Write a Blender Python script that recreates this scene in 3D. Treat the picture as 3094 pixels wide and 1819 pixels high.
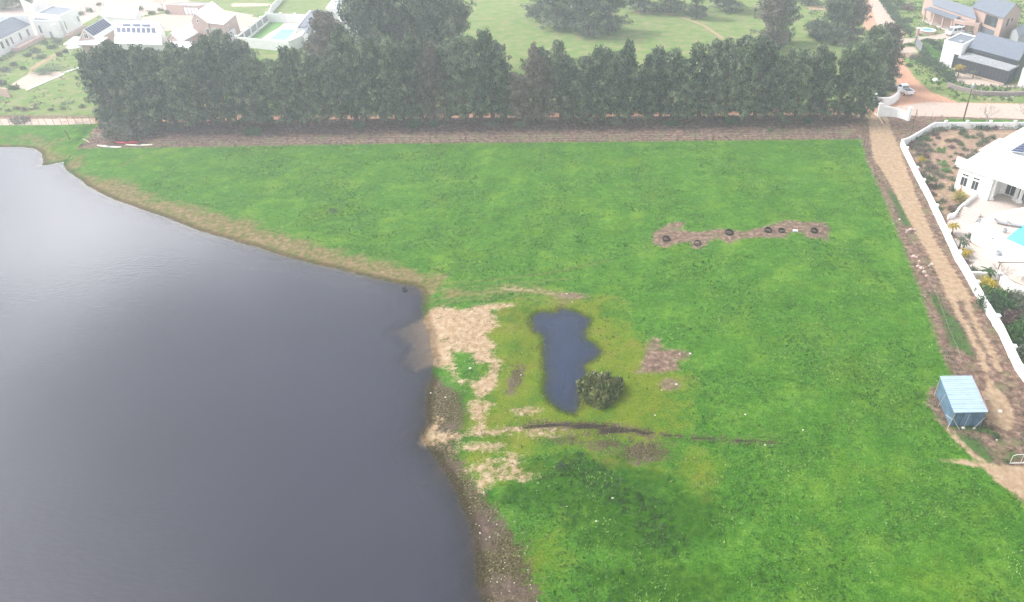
import bpy, math, random
import numpy as np
from mathutils import Vector, Matrix
random.seed(11); RNG = np.random.RandomState(11)
for o in list(bpy.data.objects): bpy.data.objects.remove(o)
scene = bpy.context.scene
C = scene.collection
R = math.radians
# ---------------------------------------------------------------- camera, sky, sun
F, CX, CY, TH, H = 2233.0, 1872.0, 1000.0, R(35), 45.0      # survey of the photograph: focal length px, principal point, tilt, drone height
W0, H0 = 3094.0, 1819.0
cam = bpy.data.cameras.new('camera'); camo = bpy.data.objects.new('camera', cam); C.objects.link(camo)
camo.location = (0, 0, H); camo.rotation_euler = (R(90) - TH, 0, 0)
cam.sensor_fit = 'HORIZONTAL'; cam.sensor_width = 36; cam.lens = 36 * F / W0
cam.shift_x = -(CX - W0 / 2) / W0; cam.shift_y = (CY - H0 / 2) / W0
cam.clip_start = .5; cam.clip_end = 4000
scene.camera = camo
CLX = 0.0
world = bpy.data.worlds.new("World"); scene.world = world; world.use_nodes = True
nt = world.node_tree
sky = nt.nodes.new('ShaderNodeTexSky'); sky.sky_type = 'NISHITA'; sky.sun_disc = False
SUN_EL, SUN_AZ = R(48), R(285)
sky.sun_elevation = SUN_EL; sky.sun_rotation = SUN_AZ
sky.air_density = 1.0; sky.dust_density = 4.0; sky.ozone_density = 1.0
hs = nt.nodes.new('ShaderNodeHueSaturation'); hs.inputs['Saturation'].default_value = .35
bg = nt.nodes['Background']; bg.inputs['Strength'].default_value = .15
nt.links.new(sky.outputs[0], hs.inputs['Color'])
wc = nt.nodes.new('ShaderNodeTexCoord'); wm = nt.nodes.new('ShaderNodeMapping'); wm.inputs['Scale'].default_value = (1, 1, 2.2); wm.inputs['Location'].default_value = (CLX, 0, 0); nt.links.new(wc.outputs['Generated'], wm.inputs['Vector'])
wn = nt.nodes.new('ShaderNodeTexNoise'); wn.inputs['Scale'].default_value = 2.6; wn.inputs['Detail'].default_value = 5; nt.links.new(wm.outputs[0], wn.inputs['Vector'])
wr = nt.nodes.new('ShaderNodeValToRGB'); wr.color_ramp.elements[0].position = .54; wr.color_ramp.elements[1].position = .66; nt.links.new(wn.outputs['Fac'], wr.inputs['Fac'])
wx = nt.nodes.new('ShaderNodeMix'); wx.data_type = 'RGBA'; wx.inputs[7].default_value = (24, 24, 24.6, 1)      # bright cloud banks
sz = nt.nodes.new('ShaderNodeSeparateXYZ'); nt.links.new(wc.outputs['Generated'], sz.inputs[0])
zr = nt.nodes.new('ShaderNodeMapRange'); zr.inputs[1].default_value = .48; zr.inputs[2].default_value = .68; zr.inputs[3].default_value = 1; zr.inputs[4].default_value = .12; nt.links.new(sz.outputs['Z'], zr.inputs[0])
zm = nt.nodes.new('ShaderNodeMath'); zm.operation = 'MULTIPLY'; nt.links.new(wr.outputs[0], zm.inputs[0]); nt.links.new(zr.outputs[0], zm.inputs[1])
nt.links.new(zm.outputs[0], wx.inputs[0]); nt.links.new(hs.outputs[0], wx.inputs[6]); nt.links.new(wx.outputs[2], bg.inputs['Color'])
sl = bpy.data.lights.new('sun', 'SUN'); sl.energy = 1.5; sl.angle = R(12); sl.color = (1, .97, .93)
so = bpy.data.objects.new('sun', sl); C.objects.link(so)
so.rotation_euler = (R(90) - SUN_EL, 0, R(180) - SUN_AZ); so.location = (0, 0, 80)
scene.view_settings.view_transform = 'Standard'; scene.view_settings.look = 'None'
scene.view_settings.gamma = 1; scene.view_settings.use_curve_mapping = False
scene.view_settings.exposure = 1.0
scene.render.engine = 'CYCLES'
scene.cycles.caustics_reflective = False; scene.cycles.caustics_refractive = False; scene.cycles.max_bounces = 6; scene.cycles.transparent_max_bounces = 12; scene.cycles.volume_bounces = 1
# ---------------------------------------------------------------- survey helpers: where a spot seen in the photograph stands on the ground
FR = {'V': (0, 0, 1.2278), 'A': (0, 0, .12146), 'B': (180, 0, .12146), 'Cc': (440, 0, .12146), 'D': (700, 0, .16667), 'E': (2740, 0, .14048),
      'R5': (2594, 0, .20243), 'R6': (2594, 220, .20243), 'R7': (2694, 360, .18895), 'R8': (2694, 600, .18895), 'R9': (2694, 840, .18895),
      'S': (2744, 1100, .20243), 'U': (2894, 700, .13495), 'G': (2944, 1280, .10799), 'L': (0, 320, .2834), 'L1': (0, 0, .2834),
      'M': (600, 0, .2834), 'N': (1300, 0, .2834), 'O': (1950, 0, .2834), 'T': (1900, 620, .27778), 'W': (1200, 840, .2834),
      'X': (1200, 1200, .41766), 'Y': (1900, 980, .2834), 'Q': (0, 0, 1.)}
def P(f, x, y, z=0.0):
    ox, oy, s = FR[f]; px = ox + x * s; py = oy + y * s
    u = (px - CX) / F; v = (py - CY) / F
    d = (u, math.cos(TH) - v * math.sin(TH), -math.sin(TH) - v * math.cos(TH))
    t = (z - H) / d[2]
    return (d[0] * t, d[1] * t)
def PP(f, pts, z=0.0): return [P(f, x, y, z) for x, y in pts]
def height_to(x, y, py):          # height of a thing at x, y whose top is seen at photo row py
    v = (py - CY) / F
    dz = (-math.sin(TH) - v * math.cos(TH)) / (math.cos(TH) - v * math.sin(TH))
    return H + y * dz
# ---------------------------------------------------------------- tagging
def tag(o, label=None, cat=None, group=None, kind=None):
    if label: o['label'] = label
    if cat: o['category'] = cat
    if group: o['group'] = group
    if kind: o['kind'] = kind
    return o
def empty(name, loc, rz=0, label=None, cat=None, group=None):
    o = bpy.data.objects.new(name, None); C.objects.link(o); o.location = loc; o.rotation_euler = (0, 0, rz)
    o.empty_display_size = .3
    return tag(o, label, cat, group)
WORDS = ['first', 'second', 'third', 'fourth', 'fifth', 'sixth', 'seventh', 'eighth', 'ninth', 'tenth', 'eleventh', 'twelfth', 'thirteenth',
         'fourteenth', 'fifteenth', 'sixteenth', 'seventeenth', 'eighteenth', 'nineteenth', 'twentieth']
def ordw(i):
    if i < 20: return WORDS[i]
    t = ['twenty', 'thirty', 'forty', 'fifty', 'sixty'][(i + 1) // 10 - 2]; r = (i + 1) % 10
    return {'twenty': 'twentieth', 'thirty': 'thirtieth', 'forty': 'fortieth', 'fifty': 'fiftieth', 'sixty': 'sixtieth'}[t] if r == 0 else t + '-' + WORDS[r - 1]
# ---------------------------------------------------------------- materials
def newmat(name):
    m = bpy.data.materials.new(name); m.use_nodes = True
    return m, m.node_tree, m.node_tree.nodes['Principled BSDF']
def mat(name, col, rough=.7, var=.12, scale=2.0, metal=0, bump=0, spec=.3, stretch=(1, 1, 1)):
    m, t, b = newmat(name)
    tc = t.nodes.new('ShaderNodeTexCoord'); mp = t.nodes.new('ShaderNodeMapping'); mp.inputs['Scale'].default_value = stretch
    t.links.new(tc.outputs['Object'], mp.inputs['Vector'])
    n = t.nodes.new('ShaderNodeTexNoise'); n.inputs['Scale'].default_value = scale; n.inputs['Detail'].default_value = 5
    t.links.new(mp.outputs[0], n.inputs['Vector'])
    r = t.nodes.new('ShaderNodeValToRGB'); r.color_ramp.elements[0].position = .3; r.color_ramp.elements[1].position = .7
    r.color_ramp.elements[0].color = tuple(c * (1 - var) for c in col) + (1,)
    r.color_ramp.elements[1].color = tuple(min(1, c * (1 + var)) for c in col) + (1,)
    t.links.new(n.outputs['Fac'], r.inputs['Fac']); t.links.new(r.outputs[0], b.inputs['Base Color'])
    b.inputs['Roughness'].default_value = rough; b.inputs['Metallic'].default_value = metal
    b.inputs['Specular IOR Level'].default_value = spec
    if bump:
        bp = t.nodes.new('ShaderNodeBump'); bp.inputs['Strength'].default_value = bump; bp.inputs['Distance'].default_value = .05
        t.links.new(n.outputs['Fac'], bp.inputs['Height']); t.links.new(bp.outputs[0], b.inputs['Normal'])
    return m
def ribmat(name, col, period, axis, rough=.4, metal=.3, var=.1):      # ribbed sheet: real bump along one local axis
    m, t, b = newmat(name)
    tc = t.nodes.new('ShaderNodeTexCoord'); sp = t.nodes.new('ShaderNodeSeparateXYZ'); t.links.new(tc.outputs['Object'], sp.inputs[0])
    ml = t.nodes.new('ShaderNodeMath'); ml.operation = 'MULTIPLY'; ml.inputs[1].default_value = 2 * math.pi / period
    t.links.new(sp.outputs[axis], ml.inputs[0])
    sn = t.nodes.new('ShaderNodeMath'); sn.operation = 'SINE'; t.links.new(ml.outputs[0], sn.inputs[0])
    bp = t.nodes.new('ShaderNodeBump'); bp.inputs['Strength'].default_value = 1; bp.inputs['Distance'].default_value = .03
    t.links.new(sn.outputs[0], bp.inputs['Height']); t.links.new(bp.outputs[0], b.inputs['Normal'])
    n = t.nodes.new('ShaderNodeTexNoise'); n.inputs['Scale'].default_value = 1.3; n.inputs['Detail'].default_value = 6
    t.links.new(tc.outputs['Object'], n.inputs['Vector'])
    r = t.nodes.new('ShaderNodeValToRGB'); r.color_ramp.elements[0].position = .3; r.color_ramp.elements[1].position = .7
    r.color_ramp.elements[0].color = tuple(c * (1 - var) for c in col) + (1,); r.color_ramp.elements[1].color = tuple(min(1, c * (1 + var)) for c in col) + (1,)
    t.links.new(n.outputs['Fac'], r.inputs['Fac']); t.links.new(r.outputs[0], b.inputs['Base Color'])
    b.inputs['Roughness'].default_value = rough; b.inputs['Metallic'].default_value = metal
    return m
def leafmat(name, c0, c1, c2, rough=.6):
    m, t, b = newmat(name)
    at = t.nodes.new('ShaderNodeAttribute'); at.attribute_name = 'tint'
    oi = t.nodes.new('ShaderNodeObjectInfo')
    ad = t.nodes.new('ShaderNodeMath'); ad.operation = 'MULTIPLY_ADD'; ad.inputs[1].default_value = .35; ad.inputs[2].default_value = -.17
    t.links.new(oi.outputs['Random'], ad.inputs[0])
    a2 = t.nodes.new('ShaderNodeMath'); a2.operation = 'ADD'; t.links.new(at.outputs['Fac'], a2.inputs[0]); t.links.new(ad.outputs[0], a2.inputs[1])
    r = t.nodes.new('ShaderNodeValToRGB'); e = r.color_ramp.elements
    e[0].position = .05; e[0].color = c0 + (1,); e[1].position = .95; e[1].color = c2 + (1,); k = e.new(.5); k.color = c1 + (1,)
    t.links.new(a2.outputs[0], r.inputs['Fac']); t.links.new(r.outputs[0], b.inputs['Base Color'])
    b.inputs['Roughness'].default_value = rough; b.inputs['Specular IOR Level'].default_value = .2
    tr = t.nodes.new('ShaderNodeBsdfTranslucent'); t.links.new(r.outputs[0], tr.inputs['Color'])
    mx = t.nodes.new('ShaderNodeMixShader'); mx.inputs[0].default_value = .15
    t.links.new(b.outputs[0], mx.inputs[1]); t.links.new(tr.outputs[0], mx.inputs[2]); t.links.new(mx.outputs[0], t.nodes['Material Output'].inputs['Surface'])
    return m
def glassmat(name, col=(.03, .04, .05)):
    m, t, b = newmat(name); b.inputs['Base Color'].default_value = col + (1,); b.inputs['Roughness'].default_value = .08
    b.inputs['Specular IOR Level'].default_value = .8
    return m
MT = dict(
    white=mat('white_render', (.80, .80, .79), .8, .05, 1.2), roofwhite=mat('white_roof_sheet', (.80, .80, .80), .55, .05, .8),
    slate=mat('slate_grey_roof', (.13, .15, .19), .5, .12, 1.5), charcoal=mat('charcoal_cladding', (.035, .038, .05), .5, .2, 3),
    pink=mat('pale_pink_render', (.52, .37, .33), .85, .08, 2), brick=mat('pink_facebrick', (.46, .32, .27), .85, .14, 6, bump=.3),
    tile=mat('pale_pink_paving', (.50, .42, .38), .85, .12, 3), paving=mat('pale_paving', (.48, .42, .37), .85, .14, 2),
    glass=glassmat('window_glass'), frame=mat('window_frame_paint', (.75, .75, .74), .5, .04), darkframe=mat('dark_frame', (.06, .06, .07), .5, .1),
    solar=mat('solar_cells', (.035, .05, .12), .5, .15, 3, spec=.12), alu=mat('aluminium', (.6, .62, .64), .35, .05, metal=.6),
    timber=mat('weathered_timber', (.16, .11, .08), .85, .25, 5), paletimber=mat('bleached_log', (.55, .43, .32), .85, .15, 5),
    pole=mat('creosoted_pole', (.12, .075, .05), .8, .2, 6), rubber=mat('tyre_rubber', (.022, .024, .022), .75, .3, 8, bump=.5),
    bark=mat('tree_bark', (.11, .08, .065), .9, .3, 6), greybark=mat('pale_bark', (.30, .26, .24), .9, .2, 6),
    red=mat('red_fibreglass', (.55, .04, .07), .3, .1), cream=mat('cream_fibreglass', (.70, .66, .55), .35, .08),
    carwhite=mat('white_car_paint', (.75, .77, .8), .25, .02, spec=.6), cardark=mat('grey_car_paint', (.10, .13, .13), .25, .05, spec=.6),
    stone=mat('pale_stone', (.40, .36, .30), .85, .15, 6), drystone=mat('drystone_wall', (.27, .22, .21), .9, .35, 5, bump=1),
    turq=mat('pool_water', (.10, .62, .58), .08, .08, 1, spec=.6), blue=mat('splash_pool_water', (.03, .38, .62), .08, .12, 2, spec=.6),
    terra=mat('terracotta', (.42, .17, .1), .8, .15, 5), grey=mat('grey_render', (.30, .31, .33), .8, .1, 2),
    soil=mat('garden_soil', (.25, .17, .12), .95, .25, 4, bump=.5), slat=mat('grey_slats', (.22, .23, .25), .6, .1, 5),
    shedwall=ribmat('galvanised_wall_sheet', (.13, .22, .32), .18, 0, .45, .3, .25), shedroof=ribmat('galvanised_roof_sheet', (.32, .42, .53), .30, 1, .7, .0, .08),
    galv=mat('galvanised_pipe', (.6, .6, .56), .45, .1, 5, metal=.3),
)
LEAF = dict(
    pine=leafmat('casuarina_foliage', (.018, .042, .024), (.085, .135, .075), (.24, .30, .16)),
    gum=leafmat('gum_tree_foliage', (.022, .045, .028), (.10, .145, .09), (.27, .30, .18)),
    brownish=leafmat('brownish_foliage', (.06, .06, .045), (.14, .13, .10), (.26, .23, .17)),
    bush=leafmat('green_shrub_foliage', (.03, .07, .02), (.06, .13, .035), (.12, .20, .06)),
    bright=leafmat('bright_green_foliage', (.05, .16, .03), (.08, .24, .05), (.14, .32, .08)),
    sage=leafmat('grey_green_foliage', (.07, .09, .06), (.13, .15, .10), (.22, .21, .16)),
    yellow=leafmat('yellow_foliage', (.28, .20, .02), (.45, .36, .03), (.62, .52, .08)),
    aloe=leafmat('pale_yellow_leaves', (.40, .36, .12), (.58, .52, .2), (.72, .66, .35)),
    mauve=leafmat('mauve_twiggy_foliage', (.10, .06, .06), (.18, .12, .12), (.26, .2, .18)),
    hedge=leafmat('hedge_foliage', (.03, .06, .03), (.05, .10, .05), (.09, .15, .07)),
    reed=leafmat('reed_bush_foliage', (.05, .07, .02), (.21, .24, .085), (.46, .43, .22)),
    weed=leafmat('meadow_grass_blades', (.028, .105, .009), (.07, .195, .016), (.24, .40, .09)),
)
# ---------------------------------------------------------------- mesh builder
class MB:
    def __init__(s): s.v = []; s.f = []
    def add(s, vs, fs):
        k = len(s.v); s.v += [tuple(p) for p in vs]; s.f += [tuple(i + k for i in f) for f in fs]; return s
    def box(s, x0, y0, z0, x1, y1, z1):
        return s.add([(x0, y0, z0), (x1, y0, z0), (x1, y1, z0), (x0, y1, z0), (x0, y0, z1), (x1, y0, z1), (x1, y1, z1), (x0, y1, z1)],
                     [(0, 3, 2, 1), (4, 5, 6, 7), (0, 1, 5, 4), (1, 2, 6, 5), (2, 3, 7, 6), (3, 0, 4, 7)])
    def slab(s, quad, th):         # quad of 3D points, thickened downwards
        q = [Vector(p) for p in quad]; d = Vector((0, 0, -th)); n = len(q)
        return s.add(q + [p + d for p in q], [tuple(range(n)), tuple(range(2 * n - 1, n - 1, -1))] + [(i, i + n, (i + 1) % n + n, (i + 1) % n) for i in range(n)])
    def prism(s, poly, z0, z1):    # vertical extrusion of xy polygon
        n = len(poly)
        return s.add([(x, y, z0) for x, y in poly] + [(x, y, z1) for x, y in poly],
                     [tuple(range(n - 1, -1, -1)), tuple(range(n, 2 * n))] + [(i, (i + 1) % n, (i + 1) % n + n, i + n) for i in range(n)])
    def extr(s, prof, a0, a1, axis='x'):   # profile of (u, z) extruded along x (u=y) or y (u=x)
        n = len(prof)
        g = (lambda u, z, a: (a, u, z)) if axis == 'x' else (lambda u, z, a: (u, a, z))
        return s.add([g(u, z, a0) for u, z in prof] + [g(u, z, a1) for u, z in prof],
                     [tuple(range(n)), tuple(range(2 * n - 1, n - 1, -1))] + [(i, i + n, (i + 1) % n + n, (i + 1) % n) for i in range(n)])
    def tube(s, pts, rad, n=6):
        pts = [Vector(p) for p in pts]; rad = rad if hasattr(rad, '__len__') else [rad] * len(pts); k = len(s.v); m = len(pts)
        for i, p in enumerate(pts):
            d = (pts[min(i + 1, m - 1)] - pts[max(i - 1, 0)]).normalized()
            a = d.orthogonal().normalized() if i == 0 or True else a
            b = d.cross(a)
            for j in range(n):
                t = 2 * math.pi * j / n; s.v.append(tuple(p + (a * math.cos(t) + b * math.sin(t)) * rad[i]))
        for i in range(m - 1):
            for j in range(n): s.f.append((k + i * n + j, k + i * n + (j + 1) % n, k + (i + 1) * n + (j + 1) % n, k + (i + 1) * n + j))
        s.f.append(tuple(k + j for j in range(n - 1, -1, -1))); s.f.append(tuple(k + (m - 1) * n + j for j in range(n)))
        return s
    def lathe(s, prof, n=16, c=(0, 0, 0), sx=1, sy=1):
        k = len(s.v)
        for r_, z in prof:
            for j in range(n):
                t = 2 * math.pi * j / n; s.v.append((c[0] + r_ * math.cos(t) * sx, c[1] + r_ * math.sin(t) * sy, c[2] + z))
        for i in range(len(prof) - 1):
            for j in range(n): s.f.append((k + i * n + j, k + i * n + (j + 1) % n, k + (i + 1) * n + (j + 1) % n, k + (i + 1) * n + j))
        return s
    def obj(s, name, m, parent=None, label=None, smooth=False):
        me = bpy.data.meshes.new(name); me.from_pydata(s.v, [], s.f); me.materials.append(MT[m] if isinstance(m, str) else m)
        if smooth: me.polygons.foreach_set('use_smooth', [True] * len(me.polygons))
        me.update()
        o = bpy.data.objects.new(name, me); C.objects.link(o)
        if parent: o.parent = parent
        if label: o['label'] = label
        return o
def copy_tree(o, parent=None):
    c = o.copy(); C.objects.link(c)
    if parent: c.parent = parent
    for ch in list(o.children): copy_tree(ch, c)
    return c
# ================================================================ THE GROUND
def sdist(X, Y, poly):       # signed distance, positive inside
    px = np.array([p[0] for p in poly]); py = np.array([p[1] for p in poly])
    d = np.full(X.shape, 1e9); ins = np.zeros(X.shape, bool); n = len(px)
    for i in range(n):
        ax, ay, bx, by = px[i], py[i], px[(i + 1) % n], py[(i + 1) % n]
        ex, ey = bx - ax, by - ay; l2 = ex * ex + ey * ey + 1e-9
        t = np.clip(((X - ax) * ex + (Y - ay) * ey) / l2, 0, 1)
        d = np.minimum(d, (X - ax - t * ex) ** 2 + (Y - ay - t * ey) ** 2)
        c = ((ay > Y) != (by > Y)) & (X < (bx - ax) * (Y - ay) / (by - ay + 1e-12) + ax)
        ins ^= c
    d = np.sqrt(d); return np.where(ins, d, -d)
def ldist(X, Y, pts):        # distance to polyline
    d = np.full(X.shape, 1e9)
    for (ax, ay), (bx, by) in zip(pts[:-1], pts[1:]):
        ex, ey = bx - ax, by - ay; l2 = ex * ex + ey * ey + 1e-9
        t = np.clip(((X - ax) * ex + (Y - ay) * ey) / l2, 0, 1)
        d = np.minimum(d, (X - ax - t * ex) ** 2 + (Y - ay - t * ey) ** 2)
    return np.sqrt(d)
WZ = -.35; PZ = -.10
shore = PP('V', [(0, 362), (50, 362), (85, 366), (100, 378), (104, 395), (100, 408), (130, 404), (158, 397), (152, 405), (160, 418), (175, 430), (200, 445),
    (212, 458), (245, 475), (275, 490), (330, 510), (390, 530), (430, 545), (470, 562), (520, 578), (580, 595), (640, 612), (700, 632), (760, 648), (820, 660),
    (880, 676), (930, 688), (985, 700), (1015, 702), (1035, 715), (1042, 735), (1040, 755), (1042, 790), (1055, 820), (1062, 860), (1066, 895), (1062, 930),
    (1048, 960), (1046, 1000), (1046, 1040), (1036, 1070), (1040, 1095), (1070, 1130), (1095, 1160), (1110, 1195), (1130, 1235), (1150, 1280), (1163, 1330),
    (1168, 1380), (1172, 1440), (1182, 1482), (1195, 1600)], WZ)
LAKE = shore + [(-16, 5), (-420, 5), (-420, shore[0][1] + 3)]
POND = PP('W', [(1430, 430), (1480, 375), (1560, 365), (1690, 370), (1720, 355), (1740, 315), (1840, 345), (1930, 375), (2060, 440), (2040, 510), (2000, 580),
    (2020, 650), (2100, 700), (2180, 790), (2120, 850), (1990, 940), (2010, 990), (2060, 1050), (2000, 1100), (1960, 1180), (1940, 1300), (1930, 1400),
    (1870, 1440), (1740, 1400), (1630, 1320), (1570, 1220), (1590, 1020), (1560, 950), (1570, 700), (1540, 600), (1460, 570)], PZ)
def axis(segs):
    out = []
    for a, b, s in segs: out += list(np.arange(a, b, s))
    out.append(segs[-1][1]); return np.array(out)
gx = axis([(-1500, -300, 150), (-300, -190, 12), (-190, -60, .9), (-60, -45, .5), (-45, 56, .33), (56, 125, .6), (125, 250, 12), (250, 1500, 150)])
gy = axis([(-150, 20, 15), (20, 30, 1.5), (30, 100, .33), (100, 135, .42), (135, 245, .8), (245, 420, 12), (420, 3200, 180)])
X, Y = np.meshgrid(gx, gy)
def vnoise(X, Y, s, seed):
    r = np.random.RandomState(seed); a = np.zeros(X.shape)
    for k in range(6):
        th = r.rand() * 6.28; f = s * (.6 + r.rand()); a += np.sin((X * math.cos(th) + Y * math.sin(th)) * f + r.rand() * 6.28)
    return a / 6
jit = vnoise(X, Y, 1.3, 5) * .35 + vnoise(X, Y, 3.1, 6) * .2
sdL = sdist(X, Y, LAKE); sdP = sdist(X, Y, POND)
sdLj = sdL + jit * .5
FT = [P('V', 185, 365), P('V', 420, 362), P('V', 1000, 353), P('V', 1500, 349), P('V', 2120, 343)]      # top edge of the meadow, foot of the bank
TL = [P('V', 240, 322, .6), P('V', 600, 312, .6), P('V', 1000, 306, .6), P('V', 1500, 302, .6), P('V', 2110, 296, .6)]  # tree line on the bank
def lineY(x, L): return np.interp(x, [p[0] for p in L], [p[1] for p in L])
def bank(X, Y):
    y0 = lineY(X, FT); y1 = lineY(X, TL)
    up = np.clip((Y - y0) / (y1 - y0), 0, 1); dn = np.clip((Y - y1 - 3) / 3, 0, 1)
    side = np.clip((X + 98) / 8, 0, 1) * np.clip((46 - X) / 6, 0, 1)
    return .6 * up * up * (3 - 2 * up) * (1 - dn * dn * (3 - 2 * dn)) * side
def shape(X, Y, sdL, sdP):
    z = bank(X, Y) + vnoise(X, Y, .35, 3) * .035
    zl = np.where(sdL > 0, WZ - .02 - np.minimum(sdL * .20, 3), WZ + np.minimum(.35, -sdL * .11))
    w = np.clip(1 - (-sdL - 2) / 2, 0, 1); z = z * (1 - w) + np.minimum(zl, 0) * w
    zp = np.where(sdP > 0, PZ - .02 - np.minimum(sdP * .15, .5), PZ + np.minimum(.1, -sdP * .12))
    w = np.clip(1 - (-sdP - .6) / .6, 0, 1); return z * (1 - w) + zp * w
Z = shape(X, Y, sdLj, sdP + jit * .25)
def gz(x, y):
    a = np.array([[float(x)]]); b = np.array([[float(y)]])
    return float(shape(a, b, sdist(a, b, LAKE), sdist(a, b, POND))[0, 0])
def G(f, x, y, z=0):         # ground point under a photo spot, with terrain height
    p = P(f, x, y, z)
    for _ in range(4): p = P(f, x, y, gz(*p))
    return (p[0], p[1], gz(*p))
def union(*a):
    r = a[0]
    for b in a[1:]: r = np.maximum(r, b)
    return r
def poly(f, pts): return sdist(X, Y, PP(f, pts))
def line(f, pts, w): return w - ldist(X, Y, PP(f, pts))
def disc(f, x, y, rx, ry):   # blob, radii in metres
    c = P(f, x, y); return min(rx, ry) * (1 - np.sqrt(((X - c[0]) / rx) ** 2 + ((Y - c[1]) / ry) ** 2))
K = {}
K['sand'] = union(
    np.minimum(poly('W', [(430, 290), (600, 320), (700, 340), (860, 290), (1080, 270), (1280, 280), (1130, 320), (1000, 330), (1070, 500), (940, 600), (1060, 740), (980, 780),
      (1100, 900), (1060, 1060), (1060, 1150), (880, 1290), (780, 1110), (660, 1120), (550, 980), (560, 930), (400, 920), (370, 900), (200, 950), (50, 860), (150, 700), (0, 560), (-60, 540), (220, 430), (310, 350)]),
      -poly('W', [(580, 770), (800, 800), (830, 900), (990, 900), (1000, 1000), (850, 1110), (640, 1080), (600, 900)])),
    poly('X', [(520, 30), (700, 45), (640, 90), (620, 175), (560, 160), (540, 110)]), poly('X', [(160, 290), (290, 130), (315, 160), (290, 250), (520, 275), (300, 320), (190, 340)]),
    disc('X', 590, 235, .6, .8), disc('X', 690, 250, 1.2, .28), disc('X', 940, 235, 1.6, .2), disc('X', 1050, 268, 1.2, .25), disc('X', 580, 360, 1.6, .4), disc('X', 700, 360, .8, .4),
    disc('X', 600, 515, .9, .45), disc('X', 680, 470, .7, .3), line('X', [(820, 430), (840, 500), (870, 560)], .35), line('X', [(790, 460), (900, 445)], .22), disc('X', 770, 575, 1.4, .3),
    disc('X', 700, 525, 1.2, .3), disc('X', 630, 610, .5, .8), disc('X', 940, 98, 1.0, .4), line('W', [(1130, 115), (1400, 130), (1640, 155)], .22), disc('X', 910, 575, .6, .4)) 
K['tan'] = union(
    poly('V', [(150, 405), (185, 385), (205, 380), (190, 420), (280, 445), (330, 455), (380, 490), (480, 508), (560, 530), (700, 580), (800, 612), (880, 628), (1000, 655), (1085, 685), (1060, 725), (1050, 760), (985, 720), (820, 680), (640, 640), (430, 570), (200, 470)]) ,
    poly('L', [(-300, 400), (330, 410), (560, 440), (620, 540), (440, 650), (350, 560), (0, 470), (-300, 440)]),
    line('L', [(-100, 320), (330, 350), (640, 430)], .35), line('L', [(280, 320), (640, 380)], .3),
    line('V', [(1100, 725), (1250, 712), (1400, 722)], .45))
K['mud'] = union(
    poly('V', [(1040, 900), (1085, 925), (1120, 960), (1150, 1010), (1130, 1060), (1120, 1110), (1165, 1180), (1215, 1240), (1260, 1310), (1300, 1390), (1330, 1482), (1360, 1600), (1100, 1600), (1120, 1300), (1000, 1090)]),
    poly('W', [(1230, 940), (1370, 960), (1330, 1060), (1290, 1150), (1240, 1230), (1160, 1230), (1200, 1080)]),
    disc('V', 1585, 1112, 2.1, 1.3), disc('X', 1230, 300, 1.4, .5), disc('X', 1500, 345, 1.4, .7), 
    line('V', [(1300, 1050), (1400, 1046), (1500, 1052), (1600, 1068)], .55), line('V', [(1600, 1068), (1750, 1080), (1900, 1088)], .15),
    line('V', [(1180, 1068), (1300, 1052)], .12), disc('X', 1550, 250, 1.6, .5))
K['dirt'] = union(
    line('R7', [(120, 440), (400, 1000), (640, 1460), (870, 1900), (1290, 2752)], 1.3),
    poly('V', [(240, 318), (600, 308), (1000, 300), (2120, 288), (2135, 345), (2110, 342.5), (1500, 349), (1000, 353), (420, 362), (330, 358), (250, 364), (185, 366), (215, 350)]),
    poly('T', [(260, 310), (400, 220), (500, 180), (620, 190), (540, 270), (760, 290), (1000, 260), (1250, 290), (1450, 240), (1700, 160), (1900, 180), (2130, 190), (2190, 250), (2150, 390), (2080, 360),
      (1930, 350), (1880, 290), (1760, 290), (1700, 355), (1400, 350), (1200, 370), (1100, 420), (980, 360), (860, 400), (800, 470), (700, 470), (660, 400), (520, 410), (420, 460), (270, 430)]),
    poly('Y', [(190, 220), (270, 140), (330, 170), (350, 270), (480, 280), (560, 270), (650, 330), (640, 360), (520, 390), (540, 480), (400, 510), (80, 520), (150, 400)]),
    disc('W', 1850, 195, 2.0, .9) - .2, disc('Y', 440, 640, 1.2, 1.2) - .3,
    poly('V', [(2120, 343), (2135, 400), (2180, 500), (2240, 650), (2270, 730), (2310, 850), (2345, 930), (2290, 955), (2282, 990), (2310, 1035), (2345, 1075), (2390, 1120), (2440, 1140), (2520, 1240), (2700, 1400), (2900, 1300), (2520, 900),
      (2220, 380), (2225, 350), (2330, 292), (2700, 300), (2700, 285), (2330, 285), (2150, 270), (2120, 300)]),
    poly('L1', [(-100, 1225), (1050, 1235), (1050, 1262), (-100, 1265)]), line('L', [(1230, 440), (1700, 430), (2480, 425)], .5))
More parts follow.
